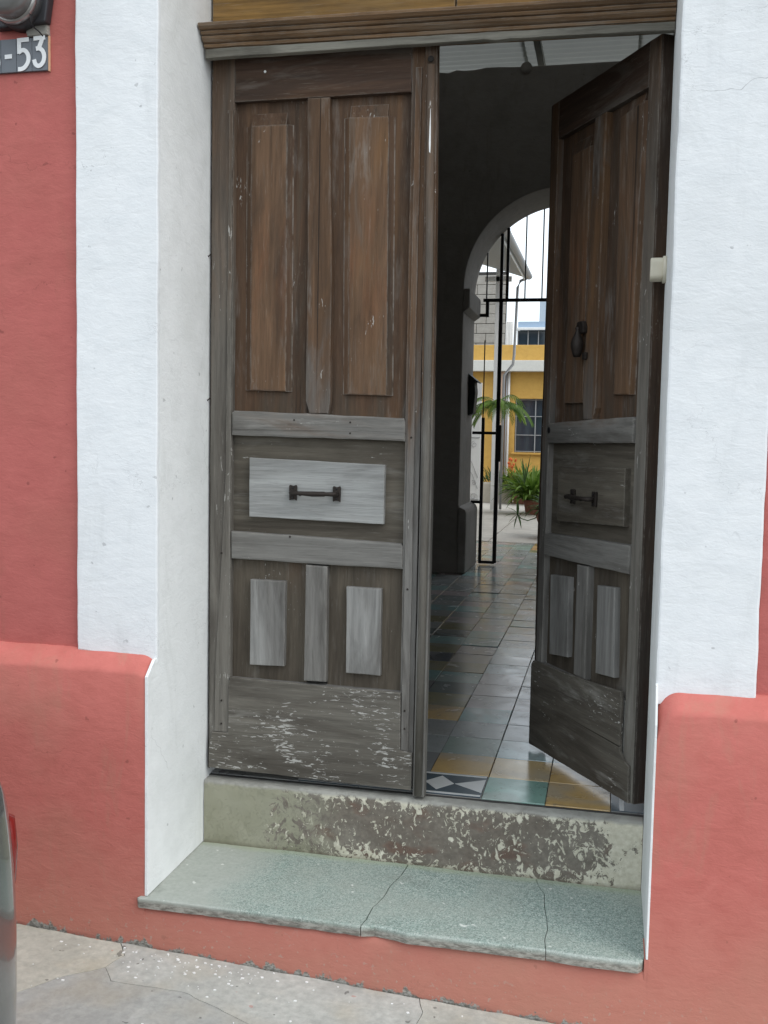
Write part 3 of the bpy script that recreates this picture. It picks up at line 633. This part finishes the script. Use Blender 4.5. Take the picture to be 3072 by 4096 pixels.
spec = {(1, 0): GRN, (2, 0): YEL, (0, 1): YEL, (1, 1): (.56, .42, .22), (2, 1): YEL, (-1, 1): OLV, (0, 2): (.19, .24, .21), (1, 2): (.33, .42, .42), (-1, 2): GRY, (2, 2): GRN,  # cream-yellow tile in the second row: a reflection put into its colour
        (0, 3): GRY, (1, 3): GRY, (0, 4): TEA, (-1, 4): YEL, (1, 4): (.25, .27, .28), (0, 5): MAU, (1, 5): MAU, (-1, 5): OLV, (0, 6): MAU, (-1, 6): DKG, (1, 6): GRY, (0, 7): MAU, (-1, 7): TEA, (-2, 7): TEA,
        (1, 7): GRY, (0, 8): PBL, (-1, 8): (.24, .22, .15), (-2, 8): OLV, (0, 9): GRY, (-1, 9): (.26, .23, .2), (-2, 9): DBL, (1, 9): GRY, (-1, 10): MAU, (-2, 10): OLV, (0, 10): PBL, (-1, 11): TEA, (-2, 11): TEA,
        (0, 11): GRY, (-1, 12): TEA, (-2, 12): DKG, (-3, 12): DKG, (0, 12): (.33, .33, .34), (-1, 13): MAU, (-2, 13): OLV, (-1, 14): (.35, .36, .36), (-2, 14): MAU, (0, 14): TEA, (-3, 14): OLV,
        (-2, 16): TEA, (-1, 16): TEA, (-3, 16): TEA, (-1, 17): (.15, .22, .22), (-2, 18): GRY, (-1, 35): ORA, (-1, 34): ORA, (-2, 34): (.2, .26, .22), (-2, 35): (.2, .26, .22), (-1, 36): (.3, .2, .08), (-1, 33): (.22, .2, .1)}
pal = [GRY, GRY, (.25, .26, .26), MAU, (.24, .25, .24), TEA, (.2, .225, .2), (.28, .265, .24), (.17, .2, .2)]
def proj(p):
    d = Vector(p)-CAM; z = d.dot(fwd)
    return 829.5+2182*d.dot(r2)/z, 1106-2182*d.dot(u2)/z
cells = []
for i in range(-6, 8):
    for j in range(0, 37):
        if i >= 3 and j < 3: pass
        cx = TX0+(i+.5)*TPX; cyy = TY0+(j+.5)*TPY; px, py = proj((cx, cyy, FZ))
        vis = 880 < px < 1400 and py > 1100
        lim = abs(px-(1150 if j > 2 else 1120))
        cells.append((0 if vis else 1, lim if vis else 500+abs(px-1100)+j, i, j))
cells.sort(); rest = bmesh.new(); nt = 0; ntile = random.Random(3)
for _, _, i, j in cells:
    x, y = TX0+i*TPX+.0016, TY0+j*TPY+.0016; colr = [min(.8, v*(1.3 if j < 2 else 1.6)) for v in (spec.get((i, j)) or ntile.choice(pal))]
    k = ntile.uniform(.88, 1.1)
    if nt < 290:
        o = bpy.data.objects.new('floor_tile', TM); C.objects.link(o); o.parent = fl
        sk = 1.0 if j < 3 else 1.6
        o.location = (x, y, FZ+ntile.uniform(-.0009, .0009)*sk); o.rotation_euler = (ntile.uniform(-.0035, .0035)*sk, ntile.uniform(-.003, .003)*sk, ntile.uniform(-.003, .003))
        o.color = (*[v*k for v in colr], 1); nt += 1
    else: add_box(rest, x, x+TPX-.0022, y, y+TPY-.0022, FZ-.012, FZ)
o = done('more_floor_tiles', rest, MT['tile'], fl); o['kind'] = 'stuff'; o.color = (.22, .225, .22, 1)
# border tiles: dark ground with white diamonds (front row, left of the green tile) and a striped border on the right
MT['bdark'] = flat('dark_blue_border_glaze', (.05, .07, .085), .25, 0, .2); MT['bwhite'] = flat('white_border_glaze', (.55, .56, .55), .25, 0, .12)
bt = prism('border_tile', rect(TX0-.42, TX0+TPX-.002, TY0+.002, TY0+TPY-.006), FZ-.004, FZ+.0022, MT['bdark'], fl, .001, plane='xy')
bm = bmesh.new()
yc = TY0+TPY*.49; hh = .068
def quad(pts, z=FZ+.0034):
    a = [bm.verts.new((p[0], p[1], z)) for p in pts]; b = [bm.verts.new((p[0], p[1], z-.003)) for p in pts]; bm.faces.new(a)
    for q in range(len(a)): bm.faces.new((a[q], b[q], b[(q+1) % len(a)], a[(q+1) % len(a)]))
for k in range(-4, 2):
    xc = TX0+.052+k*.104
    if k == 1: quad([(xc-.050, yc), (TX0+TPX-.004, yc-hh*.95), (TX0+TPX-.004, yc+hh*.95)])
    else: quad([(xc-.050, yc), (xc, yc-hh), (xc+.050, yc), (xc, yc+hh)])
quad([(TX0-.42, TY0+.006), (TX0+TPX-.004, TY0+.006), (TX0+TPX-.004, TY0+.018), (TX0-.42, TY0+.018)])
quad([(TX0-.42, TY0+TPY-.026), (TX0+TPX-.004, TY0+TPY-.026), (TX0+TPX-.004, TY0+TPY-.014), (TX0-.42, TY0+TPY-.014)])
done('border_figure', bm, MT['bwhite'], bt)
x3 = TX0+3*TPX
b2 = prism('border_tile', rect(x3+.003, x3+TPX-.003, TY0+.002, TY0+TPY*12), FZ-.004, FZ+.0022, MT['bdark'], fl, .001, plane='xy')
bm = bmesh.new(); quad([(x3+.028, TY0+.004), (x3+.042, TY0+.004), (x3+.042, TY0+TPY*12-.004), (x3+.028, TY0+TPY*12-.004)])
done('border_figure', bm, MT['bwhite'], b2)

hall = thing('arch_wall', 'dim plastered inner wall with a wide round arch at the end of the entrance hall', 'wall')
AX, AZ, AR = .866, 2.412, .808
arch = [(AX-AR*math.cos(math.pi*k/40), AZ+AR*math.sin(math.pi*k/40)) for k in range(41)]
top = [(2.4, 4.19), (1.6, 4.195), (.9, 4.195), (.52, 4.195), (.30, 4.205), (.20, 4.207), (.1, 4.193), (.02, 4.192), (-.05, 4.20), (-.12, 4.18), (-.2, 4.19), (-.8, 4.19)]
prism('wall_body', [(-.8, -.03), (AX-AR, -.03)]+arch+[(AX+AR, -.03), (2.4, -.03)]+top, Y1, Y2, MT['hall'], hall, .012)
for sx in (-1, 1):
    ex = AX+sx*AR
    def ipoly(d): return sorted([ex, ex-sx*d])
    a_, b_ = ipoly(.055)
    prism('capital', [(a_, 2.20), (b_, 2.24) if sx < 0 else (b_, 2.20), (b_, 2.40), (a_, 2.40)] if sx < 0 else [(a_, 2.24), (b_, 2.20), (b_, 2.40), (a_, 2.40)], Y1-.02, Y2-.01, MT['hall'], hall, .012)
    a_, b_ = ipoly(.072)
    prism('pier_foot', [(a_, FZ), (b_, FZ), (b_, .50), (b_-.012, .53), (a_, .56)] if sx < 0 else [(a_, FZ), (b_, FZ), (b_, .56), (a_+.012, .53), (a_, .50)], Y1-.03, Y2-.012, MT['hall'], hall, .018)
struct(prism('hall_wall_left', [(.25, -.03), (Y1, -.03), (Y1, 4.35), (.25, 4.35)], -.75, -.60, MT['hall'], None, 0, plane='yz'))
struct(prism('hall_wall_right', [(.25, -.03), (Y1, -.03), (Y1, 4.35), (.25, 4.35)], 2.2, 2.35, MT['hall'], None, 0, plane='yz'))
MT['lantern'] = flat('dark_green_metal', (.03, .035, .03), .6, .3)
wb = thing('wall_box', 'dark metal box hanging on the left pier of the inner arch', 'wall box', (AX-AR, 5.93, 1.5))
prism('case', [(.0, -.16), (.05, -.14), (.065, .05), (.055, .16), (.0, .2)], -.12, .06, MT['lantern'], wb, .01)
prism('hood', [(.0, .19), (.085, .13), (.085, .145), (.0, .215)], -.14, .08, MT['lantern'], wb, .003)
# corrugated roof
t = NT('grey_green_corrugated_sheet', .55, .3); co = t.co(False); n = t.noise(5, co, None, 4, .6)
c = t.mix(n, (.34, .37, .35), (.47, .49, .46)); t.out(c)
tr = t.n.new('ShaderNodeBsdfTranslucent'); tr.inputs[0].default_value = (.58, .58, .54, 1)
mx = t.n.new('ShaderNodeMixShader'); mx.inputs[0].default_value = .12
t.l.new(t.b.outputs[0], mx.inputs[1]); t.l.new(tr.outputs[0], mx.inputs[2]); t.l.new(mx.outputs[0], t.n['Material Output'].inputs[0])
MT['sheet'] = t.m
roof = thing('hall_roof', 'grey green corrugated sheet roof over the entrance hall seen above the inner wall', 'roof')
def corr(x0, x1, y0, y1, z0, z1, pitch=.105, amp=.013, name='roof_sheet'):
    bm = bmesh.new(); n = int((y1-y0)/pitch*10); prev = None
    for i in range(n+1):
        y = y0+(y1-y0)*i/n; z = z0+(z1-z0)*i/n+amp*math.sin(2*math.pi*(y-y0)/pitch)
        cur = [bm.verts.new((x0, y, z)), bm.verts.new((x1, y, z))]
        if prev: bm.faces.new((prev[0], prev[1], cur[1], cur[0]))
        prev = cur
    return done(name, bm, MT['sheet'], roof, True)
corr(-.78, .50, .20, 6.35, 4.46, 4.40); corr(.47, 1.45, .20, 6.35, 4.468, 4.408); corr(1.42, 2.38, .20, 6.35, 4.46, 4.40)
MT['rafter'] = flat('pale_painted_timber', (.36, .37, .34), .8)
for x in (-.45, .62, 1.75): box('rafter', x-.028, x+.028, .25, 6.3, 4.33, 4.385, MT['rafter'], roof)
lathe('pole_end', [(.0, .0), (.047, .0), (.049, .4), (.0, .4)], MT['hall'], roof, (.53, Y1-.012, 4.180), 'y', 16)

# ------------------------------------------------------------------ iron gate in the arch
gt = thing('iron_gate', 'black wrought iron gate frame with a lock box standing in the inner arch', 'gate', (0, Y2-.04, 0))
def bar(x, z0, z1, r=.012, nm='bar'): return box(nm, x-r, x+r, -r, r, z0, z1, MT['iron'], gt, .0015)
def rail(x0, x1, z, r=.013): return box('rail', x0, x1, -r-.003, r+.003, z-r, z+r, MT['iron'], gt, .0015)
def arch_z(x): return AZ+math.sqrt(max(0, (AR)**2-(x-AX)**2))-.004
for sx in (-1, 1):
    X = lambda x: AX+sx*(AX-x)
    xs = lambda a, b: sorted((X(a), X(b)))
    bar(X(.301), FZ+.02, 2.39, .017, 'post')
    bar(X(.166), FZ+.02, 1.33, .014); bar(X(.163), 1.33, 2.03, .005); bar(X(.178), 2.24, 2.39, .015); bar(X(.168), 2.40, arch_z(.168), .006)
    bar(X(.352), 2.40, arch_z(.352), .013); bar(X(.298), 2.40, arch_z(.298), .014)
    rail(*xs(.155, .30), .0); rail(*xs(.07, .30), 1.19); rail(*xs(.07, .18), .555); rail(*xs(.072, .19), 2.255)
    if sx < 0:
        box('lock_box', .285, .335, -.03, .02, .93, 1.265, MT['iron'], gt, .004)
bar(.512, 2.40, arch_z(.512), .006); bar(.664, 2.40, arch_z(.664), .006)
for x in (.866, 1.068, 1.22): bar(x, 2.40, arch_z(x), .006)
rail(.14, 1.59, 2.39, .014)
def scroll(bm, cx, cz, r, y=0, turns=1.3, a0=0, sg=1, th=.0035):
    pts = []
    for k in range(26):
        tt = k/25; a = a0+sg*turns*2*math.pi*tt; q = r*(1-.75*tt); pts.append((cx+q*math.cos(a), y, cz+q*math.sin(a)))
    add_tube(bm, pts, th, 5)

# ================================================================== COURTYARD
MT['patio'] = plaster('pale_patio_concrete', (.52, .49, .44), (.44, .42, .38), dirt=(.3, .28, .25), dirt_amt=.5)
patio = struct(link('patio', None))
prism('patio_bed', rect(-3, 6, 8.172, 16.2), -.06, -.035, MT['grout'], patio, 0, plane='xy')
for i in range(-3, 6):
    for j in range(0, 8):
        prism('patio_slab', rect(i*1.0+.006, i*1.0+.994, 8.178+j+.006*0, 8.178+j+.992), -.05, -.022+.002*((i*7+j*3) % 3), MT['patio'], patio, .004, plane='xy')
MT['yellow'] = plaster('yellow_house_paint', (.60, .37, .10), (.54, .32, .085), dirt=(.45, .27, .08), dirt_amt=.3)
MT['ledge'] = flat('pale_concrete_ledge', (.62, .62, .58), .8)
MT['glass'] = flat('dark_window_glass', (.03, .045, .06), .08, 0, .2, 4, 0, .8)
MT['whitep'] = flat('white_painted_metal', (.74, .75, .74), .5, 0, .05)
MT['greyp'] = flat('grey_pipe', (.34, .35, .36), .5, 0, .1)
yh = thing('yellow_house', 'yellow single storey house with a pale ledge and barred dark window across the courtyard', 'house', (0, 16.2, 0))
def hy(nm, poly, a, b, mat, bev=.01): return prism(nm, poly, a, b, MT[mat] if isinstance(mat, str) else mat, yh, bev)
wx0, wx1, wz0, wz1 = -.49, .36, .868, 1.888
hy('wall', [(-4, -.04), (5, -.04), (5, wz0), (-4, wz0)], 0, .3, 'yellow', 0)
hy('wall', rect(-4, wx0, wz0, wz1), .0, .3, 'yellow', 0); hy('wall', rect(wx1, 5, wz0, wz1), .0, .3, 'yellow', 0); hy('wall', rect(-4, 5, wz1, 2.39), .0, .3, 'yellow', 0)
hy('ledge', rect(-4.1, 5.1, 2.39, 2.595), -.22, .3, 'ledge'); hy('parapet', rect(-4, 5, 2.596, 2.897), -.02, .28, 'yellow')
w = hy('window', rect(wx0, wx1, wz0, wz1), .10, .13, 'glass', 0)
for z in (wz0+.02, 1.20, 1.555, wz1-.02): prism('window_bar', rect(wx0, wx1, z-.007, z+.007), .06, .08, MT['greyp'], w, .001)
for x in (wx0+.02, -.104, .12, wx1-.02): prism('window_bar', rect(x-.009, x+.009, wz0, wz1), .055, .075, MT['greyp'], w, .001)
hy('sill', rect(wx0-.05, wx1+.05, wz0-.04, wz0-.002), -.05, .06, 'yellow')
MT['peach'] = flat('peach_plaster', (.48, .33, .24), .85)
hy('pilaster', rect(-.76, -.685, -.04, 2.385), -.14, -.01, 'peach')
for x, r, m in ((-.655, .018, 'greyp'), (-.61, .022, 'whitep')):
    tube('pipe', [(x, -.05, -.03), (x, -.05, 2.38)], r, MT[m], yh, 8)
# blue building further back
MT['blueb'] = flat('blue_render', (.30, .40, .52), .8); MT['corn'] = flat('white_cornice', (.78, .80, .80), .7)
bb = thing('blue_building', 'blue grey building with white cornice and dark panes behind the yellow house', 'building', (0, 24, 0))
prism('wall', rect(-1.2, 8, 4.02, 4.213), 0, 5, MT['blueb'], bb, .01); prism('cornice', rect(-1.25, 8.1, 3.975, 4.045), -.15, -.002, MT['corn'], bb, .01)
prism('wall', rect(-1.2, 8, -2, 3.60), 0, 5, MT['blueb'], bb, .01)
for i in range(12):
    x = -1.20+i*.273; prism('window_pane', rect(x+.012, x+.261, 3.601, 3.974), .05, .08, MT['glass'], bb, .002)
    prism('mullion', rect(x-.012, x+.012, 3.601, 3.974), .0, .06, MT['greyp'], bb, .002)
tb_ = tag(prism('tower', rect(-1.80, 1.5, -2, 6.83), 40, 45, flat('pale_tower_render', (.42, .50, .58), .8)), 'pale blue grey tower block far behind the courtyard', 'tower')
# grey block wall and white water tank above the yellow house on the left
gw = thing('block_wall', 'unplastered grey block gable wall behind the left end of the yellow house', 'wall', (0, 18, 0))
MT['block'] = plaster('grey_concrete_block', (.36, .35, .32), (.29, .28, .26), bs=.5)
prism('mortar_core', rect(-3.4, -.905, -1, 4.56), .02, .2, MT['grout'], gw, 0)
rb = random.Random(5); mb = bpy.data.meshes.new('block'); bmx = bmesh.new(); add_box(bmx, 0, .39, 0, .05, 0, .19); bmesh.ops.recalc_face_normals(bmx, faces=bmx.faces)
bmesh.ops.bevel(bmx, geom=bmx.edges[:], offset=.006, segments=1, affect='EDGES'); bmx.to_mesh(mb); bmx.free(); mb.materials.append(MT['block'])
for j in range(9):
    for i in range(4):
        o = bpy.data.objects.new('block', mb); C.objects.link(o); o.parent = gw; o.location = (-1.305-i*.4-(.2 if j % 2 else 0), rb.uniform(-.006, .004), 2.70+j*.2)
    if j % 2:
        o = bpy.data.objects.new('block', mb); C.objects.link(o); o.parent = gw; o.location = (-1.105, 0, 2.70+j*.2); o.scale = (.5, 1, 1)
tank = thing('water_tank', 'white upright ribbed water tank panel standing on the roof of the yellow house', 'water tank', (-.72, 17, 2.9))
for k in range(5): box('rib', -.072+k*.029, -.047+k*.029, -.012 if k % 2 else 0, .12, .07, .53, MT['corn'], tank)
box('foot', -.075, .075, 0, .13, -.02, .068, MT['corn'], tank)

# white porch building on the left with eave, gutter and posts
pb = thing('porch', 'white porch with sloping roof, gutter and slim posts left of the courtyard', 'porch')
MT['offwhite'] = plaster('off_white_wall', (.62, .62, .60), (.55, .55, .53), bs=.25)
def roofp(name, x0, z0, x1, z1, y0, y1, th, mat):
    bm = bmesh.new(); vs = []
    for y in (y0, y1):
        for (x, z) in ((x0, z0), (x1, z1), (x1, z1+th), (x0, z0+th)): vs.append(bm.verts.new((x, y, z)))
    for q in ((0, 1, 2, 3), (4, 5, 6, 7), (0, 1, 5, 4), (1, 2, 6, 5), (2, 3, 7, 6), (3, 0, 4, 7)): bm.faces.new([vs[i] for i in q])
    return done(name, bm, mat, pb)
roofp('roof', -.10, 3.66, -2.3, 4.35, 6.5, 13.0, .035, flat('grey_roof_sheet', (.40, .41, .41), .7))
roofp('fascia', -.085, 3.60, -.099, 3.60, 6.5, 13.02, .12, MT['whitep'])
bm = bmesh.new(); N = 10
for y0, y1 in ((6.5, 13.04),):
    ring = [(-.035+.055*math.cos(math.pi+math.pi*k/N), 3.685+.055*math.sin(math.pi+math.pi*k/N)) for k in range(N+1)]
    A = [bm.verts.new((x, y0, z)) for x, z in ring]; B = [bm.verts.new((x, y1, z)) for x, z in ring]
    for k in range(N): bm.faces.new((A[k], A[k+1], B[k+1], B[k]))
    bm.faces.new(B)
done('gutter', bm, MT['greyp'], pb, True)
tube('downpipe', [(-.06, 12.95, 3.64), (-.16, 12.95, 3.60), (-.20, 12.95, 3.5), (-.225, 12.95, 2.45), (-.24, 12.95, 2.30), (-.375, 12.95, 2.13), (-.38, 12.95, 0)], .022, MT['greyp'], pb, 8)
for y, x in ((13, -.515), (10.2, -.75)):
    box('post', x-.03, x+.03, y-.03, y+.03, -.03, 3.8, MT['whitep'], pb, .003)
box('beam', -.72, -.30, 12.97, 13.03, 3.60, 3.68, MT['whitep'], pb)
box('wall', -2.4, -.95, 12.9, 13.1, -.03, 4.2, MT['offwhite'], pb); box('wall', -2.4, -2.3, 6.2, 12.9, -.03, 4.3, MT['offwhite'], pb)
pan = box('screen_panel', -1.05, -.70, 12.80, 12.84, .10, 2.0, MT['whitep'], pb)
for args in ((-.80, 1.03, .055, 12.79, 1.3, 1.5), (-.79, .20, .06, 12.79, 1.2, 0), (-.79, .42, .045, 12.79, 1.2, 2.5, -1)):
    bm = bmesh.new(); scroll(bm, *args); done('scroll', bm, MT['greyp'], pan)
for pts in ([(-.87, 12.79, .80), (-.83, 12.79, .74), (-.78, 12.79, .62), (-.73, 12.79, .5)], [(-.87, 12.79, .62), (-.82, 12.79, .55), (-.76, 12.79, .40), (-.73, 12.79, .33)]): tube('scroll_stem', pts, .004, MT['greyp'], pan, 5)
for z in (.12, .16, 1.14, 1.6): tube('screen_bar', [(-1.04, 12.79, z), (-.71, 12.79, z)], .006, MT['greyp'], pan, 5)

# right hand boundary wall of the courtyard
struct(prism('courtyard_wall', [(6.2, -.04), (16.2, -.04), (16.2, 2.9), (6.2, 2.9)], 3.6, 3.8, MT['offwhite'], None, 0, plane='yz'))

# ------------------------------------------------------------------ plants
def leafmat(name, a, b):
    t = NT(name, .5, .4); t.b.inputs['Roughness'].default_value = .5
    n = t.noise(6, t.co(False), None, 3, .6); c = t.mix(t.rng(n, .35, .65), a, b); t.out(c)
    tr = t.n.new('ShaderNodeBsdfTranslucent'); t.l.new(c, tr.inputs[0]); mx = t.n.new('ShaderNodeMixShader'); mx.inputs[0].default_value = .35
    t.l.new(t.b.outputs[0], mx.inputs[1]); t.l.new(tr.outputs[0], mx.inputs[2]); t.l.new(mx.outputs[0], t.n['Material Output'].inputs[0]); return t.m
MT['lf1'] = leafmat('fresh_leaf', (.07, .15, .02), (.16, .26, .04)); MT['lf2'] = leafmat('dark_leaf', (.025, .06, .018), (.06, .11, .03)); MT['lf3'] = leafmat('yellow_green_leaf', (.14, .20, .03), (.26, .30, .05))
MT['flower'] = flat('orange_red_petal', (.65, .14, .04), .6); MT['terra'] = flat('terracotta', (.20, .085, .055), .85, 0, .25); MT['cream'] = flat('cream_planter_concrete', (.46, .42, .35), .85, 0, .15)
def blade(bm, p, d, L, w, droop, seg=5, up=None):
    p = Vector(p); d = Vector(d).normalized(); side = d.cross(Vector((0, 0, 1)))
    side = side.normalized() if side.length > .05 else Vector((1, 0, 0)); prev = None
    for k in range(seg+1):
        tt = k/seg; ww = w*math.sin(math.pi*min(.97, .12+.88*tt))*.5+.0005
        q = [bm.verts.new(p+side*ww), bm.verts.new(p-Vector((0, 0, ww*.35))), bm.verts.new(p-side*ww)]
        if prev: bm.faces.new((prev[0], prev[1], q[1], q[0])); bm.faces.new((prev[1], prev[2], q[2], q[1]))
        prev = q; d = (d+Vector((0, 0, -droop/seg))).normalized(); p = p+d*L/seg
def tuft(name, mat, parent, c, n, L, w, droop, spread, seed, rise=1.0):
    rg = random.Random(seed); bm = bmesh.new()
    for k in range(n):
        a = rg.uniform(0, 2*math.pi); e = rg.uniform(.15, 1.0); r0 = rg.random()*spread
        b = Vector(c)+Vector((r0*math.cos(a), r0*math.sin(a), rg.uniform(0, .12)*L))
        blade(bm, b, (math.cos(a)*e, math.sin(a)*e, rise*rg.uniform(.5, 1.2)), L*rg.uniform(.6, 1.1), w*rg.uniform(.7, 1.2), droop*rg.uniform(.5, 1.3))
    return done(name, bm, mat, parent, recalc=False)
def pot(name, r0, r1, h, parent, mat='terra'):
    p = lathe(name, [(r0, 0), (r1, h*.86), (r1*1.08, h*.87), (r1*1.10, h), (r1*.98, h), (r1*.95, h*.92), (.0, h*.92)], MT[mat], parent, (0, 0, 0), 'z', 24); ang(p, 40); return p
tp = thing('trough_planter', 'cream concrete trough planter with leafy plants in front of the yellow house', 'planter', (-.62, 14.9, -.02))
prism('trough', [(-.34, 0), (.24, 0), (.25, .33), (.235, .36), (-.35, .36)], -.16, .16, MT['cream'], tp, .02)
tuft('foliage', MT['lf2'], tp, (-.1, 0, .34), 60, .30, .045, 1.2, .24, 4); tuft('foliage', MT['lf1'], tp, (.15, 0, .34), 40, .26, .04, 1.0, .10, 5)
bm = bmesh.new(); rg = random.Random(9)
for k in range(16):
    bmesh.ops.create_icosphere(bm, subdivisions=1, radius=rg.uniform(.015, .032), matrix=Matrix.Translation((.24+rg.uniform(-.07, .09), -.05+rg.uniform(-.08, .05), .70+rg.uniform(-.07, .1))))
for k in range(7): add_tube(bm, [(.2+k*.01, 0, .38), (.24+rg.uniform(-.06, .06), -.04, .72)], .004, 4)
done('flowers', bm, MT['flower'], tp)
q = thing('potted_plant', 'bushy bright green plant in a low terracotta pot right of the cream trough', 'potted plant', (-.20, 14.75, -.02))
pot('pot', .13, .17, .22, q); tuft('foliage', MT['lf3'], q, (0, 0, .22), 110, .50, .07, 1.6, .16, 11, 1.3); tuft('foliage', MT['lf1'], q, (.12, -.05, .25), 120, .52, .065, 1.7, .2, 12, 1.2)
q = thing('potted_plant', 'tall dark leafy plant in a terracotta pot in the middle of the courtyard', 'potted plant', (.17, 12.4, -.02))
pot('pot', .10, .13, .22, q); tuft('foliage', MT['lf1'], q, (0, 0, .2), 150, .58, .065, 1.7, .16, 21, 1.4); tuft('spike', MT['lf2'], q, (-.12, -.1, .45), 5, .42, .02, .25, .02, 24, 4.0)
q = thing('potted_plant', 'large terracotta pot with dark trailing leaves beside the open door leaf', 'potted plant', (.745, 8.75, -.02))
pot('pot', .17, .275, .34, q); tuft('foliage', MT['lf2'], q, (.02, 0, .30), 150, .30, .045, 1.9, .2, 31, 1.4)
bm = bmesh.new(); 
add_tube(bm, [(-.20, -.05, .36), (-.25, -.2, .25), (-.33, -.3, .225), (-.40, -.36, .25), (-.44, -.38, .29)], .006, 6)
for k, (dx, dz) in enumerate(((-.1, -.01), (-.09, -.09), (-.03, -.13), (.03, -.11), (.09, .015), (.0, .08), (-.06, .05))): blade(bm, (-.44, -.38, .30), (dx, -.02, dz+.06), .17, .032, 1.2, up=None)
done('runner', bm, MT['lf2'], q, recalc=False)
fern = thing('palm_plant', 'tall slender palm with fine arching green fronds beside the porch posts', 'palm', (-.235, 11.0, -.03))
tube('stem', [(0, 0, 0), (.015, 0, .9), (0, .02, 1.62)], [.028, .02, .014], MT['greyp'], fern, 8)
bm = bmesh.new(); rg = random.Random(77)
for k in range(18):
    a = k*2.399+.3; e = rg.uniform(.5, 1.0); p = Vector((0, 0, 1.62)); d = Vector((math.cos(a)*e, math.sin(a)*e, rg.uniform(.35, .8))).normalized(); L = rg.uniform(.42, .66); n = 18; pts = [p.copy()]
    for j in range(n):
        d = (d+Vector((0, 0, -.115))).normalized(); p = p+d*L/n; pts.append(p.copy())
        side = d.cross(Vector((0, 0, 1))).normalized()
        if j > 1:
            for sg in (-1, 1): blade(bm, p, side*sg+d*.9+Vector((0, 0, -.15)), .17*(1-.5*j/n), .016, .8, 3)
    add_tube(bm, pts, .004, 4)
done('fronds', bm, MT['lf1'], fern, recalc=False)
# ================================================================== PARKED CAR (rear corner only reaches into the picture)
t = NT('silver_car_paint', .25, .6); t.b.inputs['Metallic'].default_value = .55; t.b.inputs['Coat Weight'].default_value = .8; t.b.inputs['Coat Roughness'].default_value = .05
MT['carp'] = t.out((.14, .155, .155))
MT['tyre'] = flat('tyre_rubber', (.02, .02, .02), .9); MT['rim'] = flat('alloy_rim', (.5, .5, .5), .35, .9)
MT['tail'] = flat('red_lamp_lens', (.22, .018, .015), .12, 0, .1, 5, 0, .7); MT['bplas'] = flat('black_plastic_trim', (.03, .03, .032), .5)
gcar = gz(-2)-.14
car = thing('parked_car', 'silver car parked at the kerb, only its rear corner showing at the left edge', 'car', (.186, -2.06, gcar))
prof = [(0, .22, .80), (-.0, .30, .83), (-.03, .40, .845), (-.015, .50, .85), (-.03, .62, .85), (-.055, .74, .845), (-.10, .86, .83), (-.19, .97, .80), (-.52, 1.05, .76), (-.95, 1.36, .62), (-1.6, 1.44, .60), (-2.3, 1.40, .60), (-3.0, 1.02, .76), (-3.9, .90, .80), (-4.12, .72, .80), (-4.18, .5, .80), (-4.15, .22, .78)]
# loft of closed side rings: each station gives x, height and half width
bm = bmesh.new(); st = []
xs_ = [0.0, -.006, -.03, -.08, -.17, -.32, -.55, -.95, -1.3, -1.7, -2.3, -2.8, -3.3, -3.7, -4.0, -4.12, -4.17]
ztop = [.74, .86, .91, .95, .99, 1.02, 1.06, 1.34, 1.42, 1.44, 1.41, 1.12, .98, .93, .86, .74, .62]
hw = [.44, .58, .68, .755, .80, .83, .845, .85, .85, .85, .85, .85, .84, .82, .76, .66, .5]
for x, zt, h in zip(xs_, ztop, hw):
    ring = []
    green = max(0, (zt-1.0)/.44)
    sec = [(0, .12), (.90, .12), (.975, .22), (1.0, .42), (1.0, .60), (.985, .76), (.94, min(zt, .90)), (.90-.18*green, zt-.05), (.80-.16*green, zt-.012), (.45, zt), (0, zt+.004)]
    pts = [(sy*h, z) for sy, z in sec]; full = pts+[(-y, z) for y, z in pts[-2:0:-1]]
    st.append([bm.verts.new((x, y, z)) for y, z in full])
m = len(st[0])
for i in range(len(st)-1):
    for k in range(m): bm.faces.new((st[i][k], st[i][(k+1) % m], st[i+1][(k+1) % m], st[i+1][k]))
bm.faces.new(st[0]); bm.faces.new(st[-1][::-1])
body = done('body', bm, MT['carp'], car, True); md = body.modifiers.new('sub', 'SUBSURF'); md.levels = 2; md.render_levels = 2
for sy in (1, -1):
    b_ = prism('side_window', [(-.75, 1.02), (-2.95, 1.0), (-2.35, 1.33), (-1.1, 1.35)], sy*.70, sy*.60, MT['glass'], car, .01)
    tl = lathe('tail_light', [(.0, -.02), (.022, -.01), (.036, .05), (.040, .12), (.034, .18), (.0, .20)], MT['tail'], car, (-.088, sy*.700, .62), 'z', 16); tl.scale = (1.0, 1.0, 1)
for x in (-.75, -3.35):
    for sy in (1, -1):
        wv = lathe('wheel', [(.0, -.09), (.28, -.09), (.31, -.06), (.31, .06), (.28, .09), (.0, .09)], MT['tyre'], car, (x, sy*.78, .31), 'y', 28)
        lathe('rim', [(.0, -.097), (.19, -.097), (.20, -.085), (.20, .085), (.19, .097), (.0, .097)], MT['rim'], wv, (x, sy*.78, .31), 'y', 24)
bm = bmesh.new(); q_ = []
for (x, z, h) in ((-.585, 1.088, .56), (-.90, 1.312, .50)):
    for y in (-h, h): q_.append([bm.verts.new((x+.012, y, z+.022)), bm.verts.new((x-.03, y, z-.03))])
for k in (0, 1): bm.faces.new((q_[0][k], q_[1][k], q_[3][k], q_[2][k]))
for a_, b_ in ((0, 1), (1, 3), (3, 2), (2, 0)): bm.faces.new((q_[a_][0], q_[b_][0], q_[b_][1], q_[a_][1]))
done('rear_window', bm, MT['glass'], car)
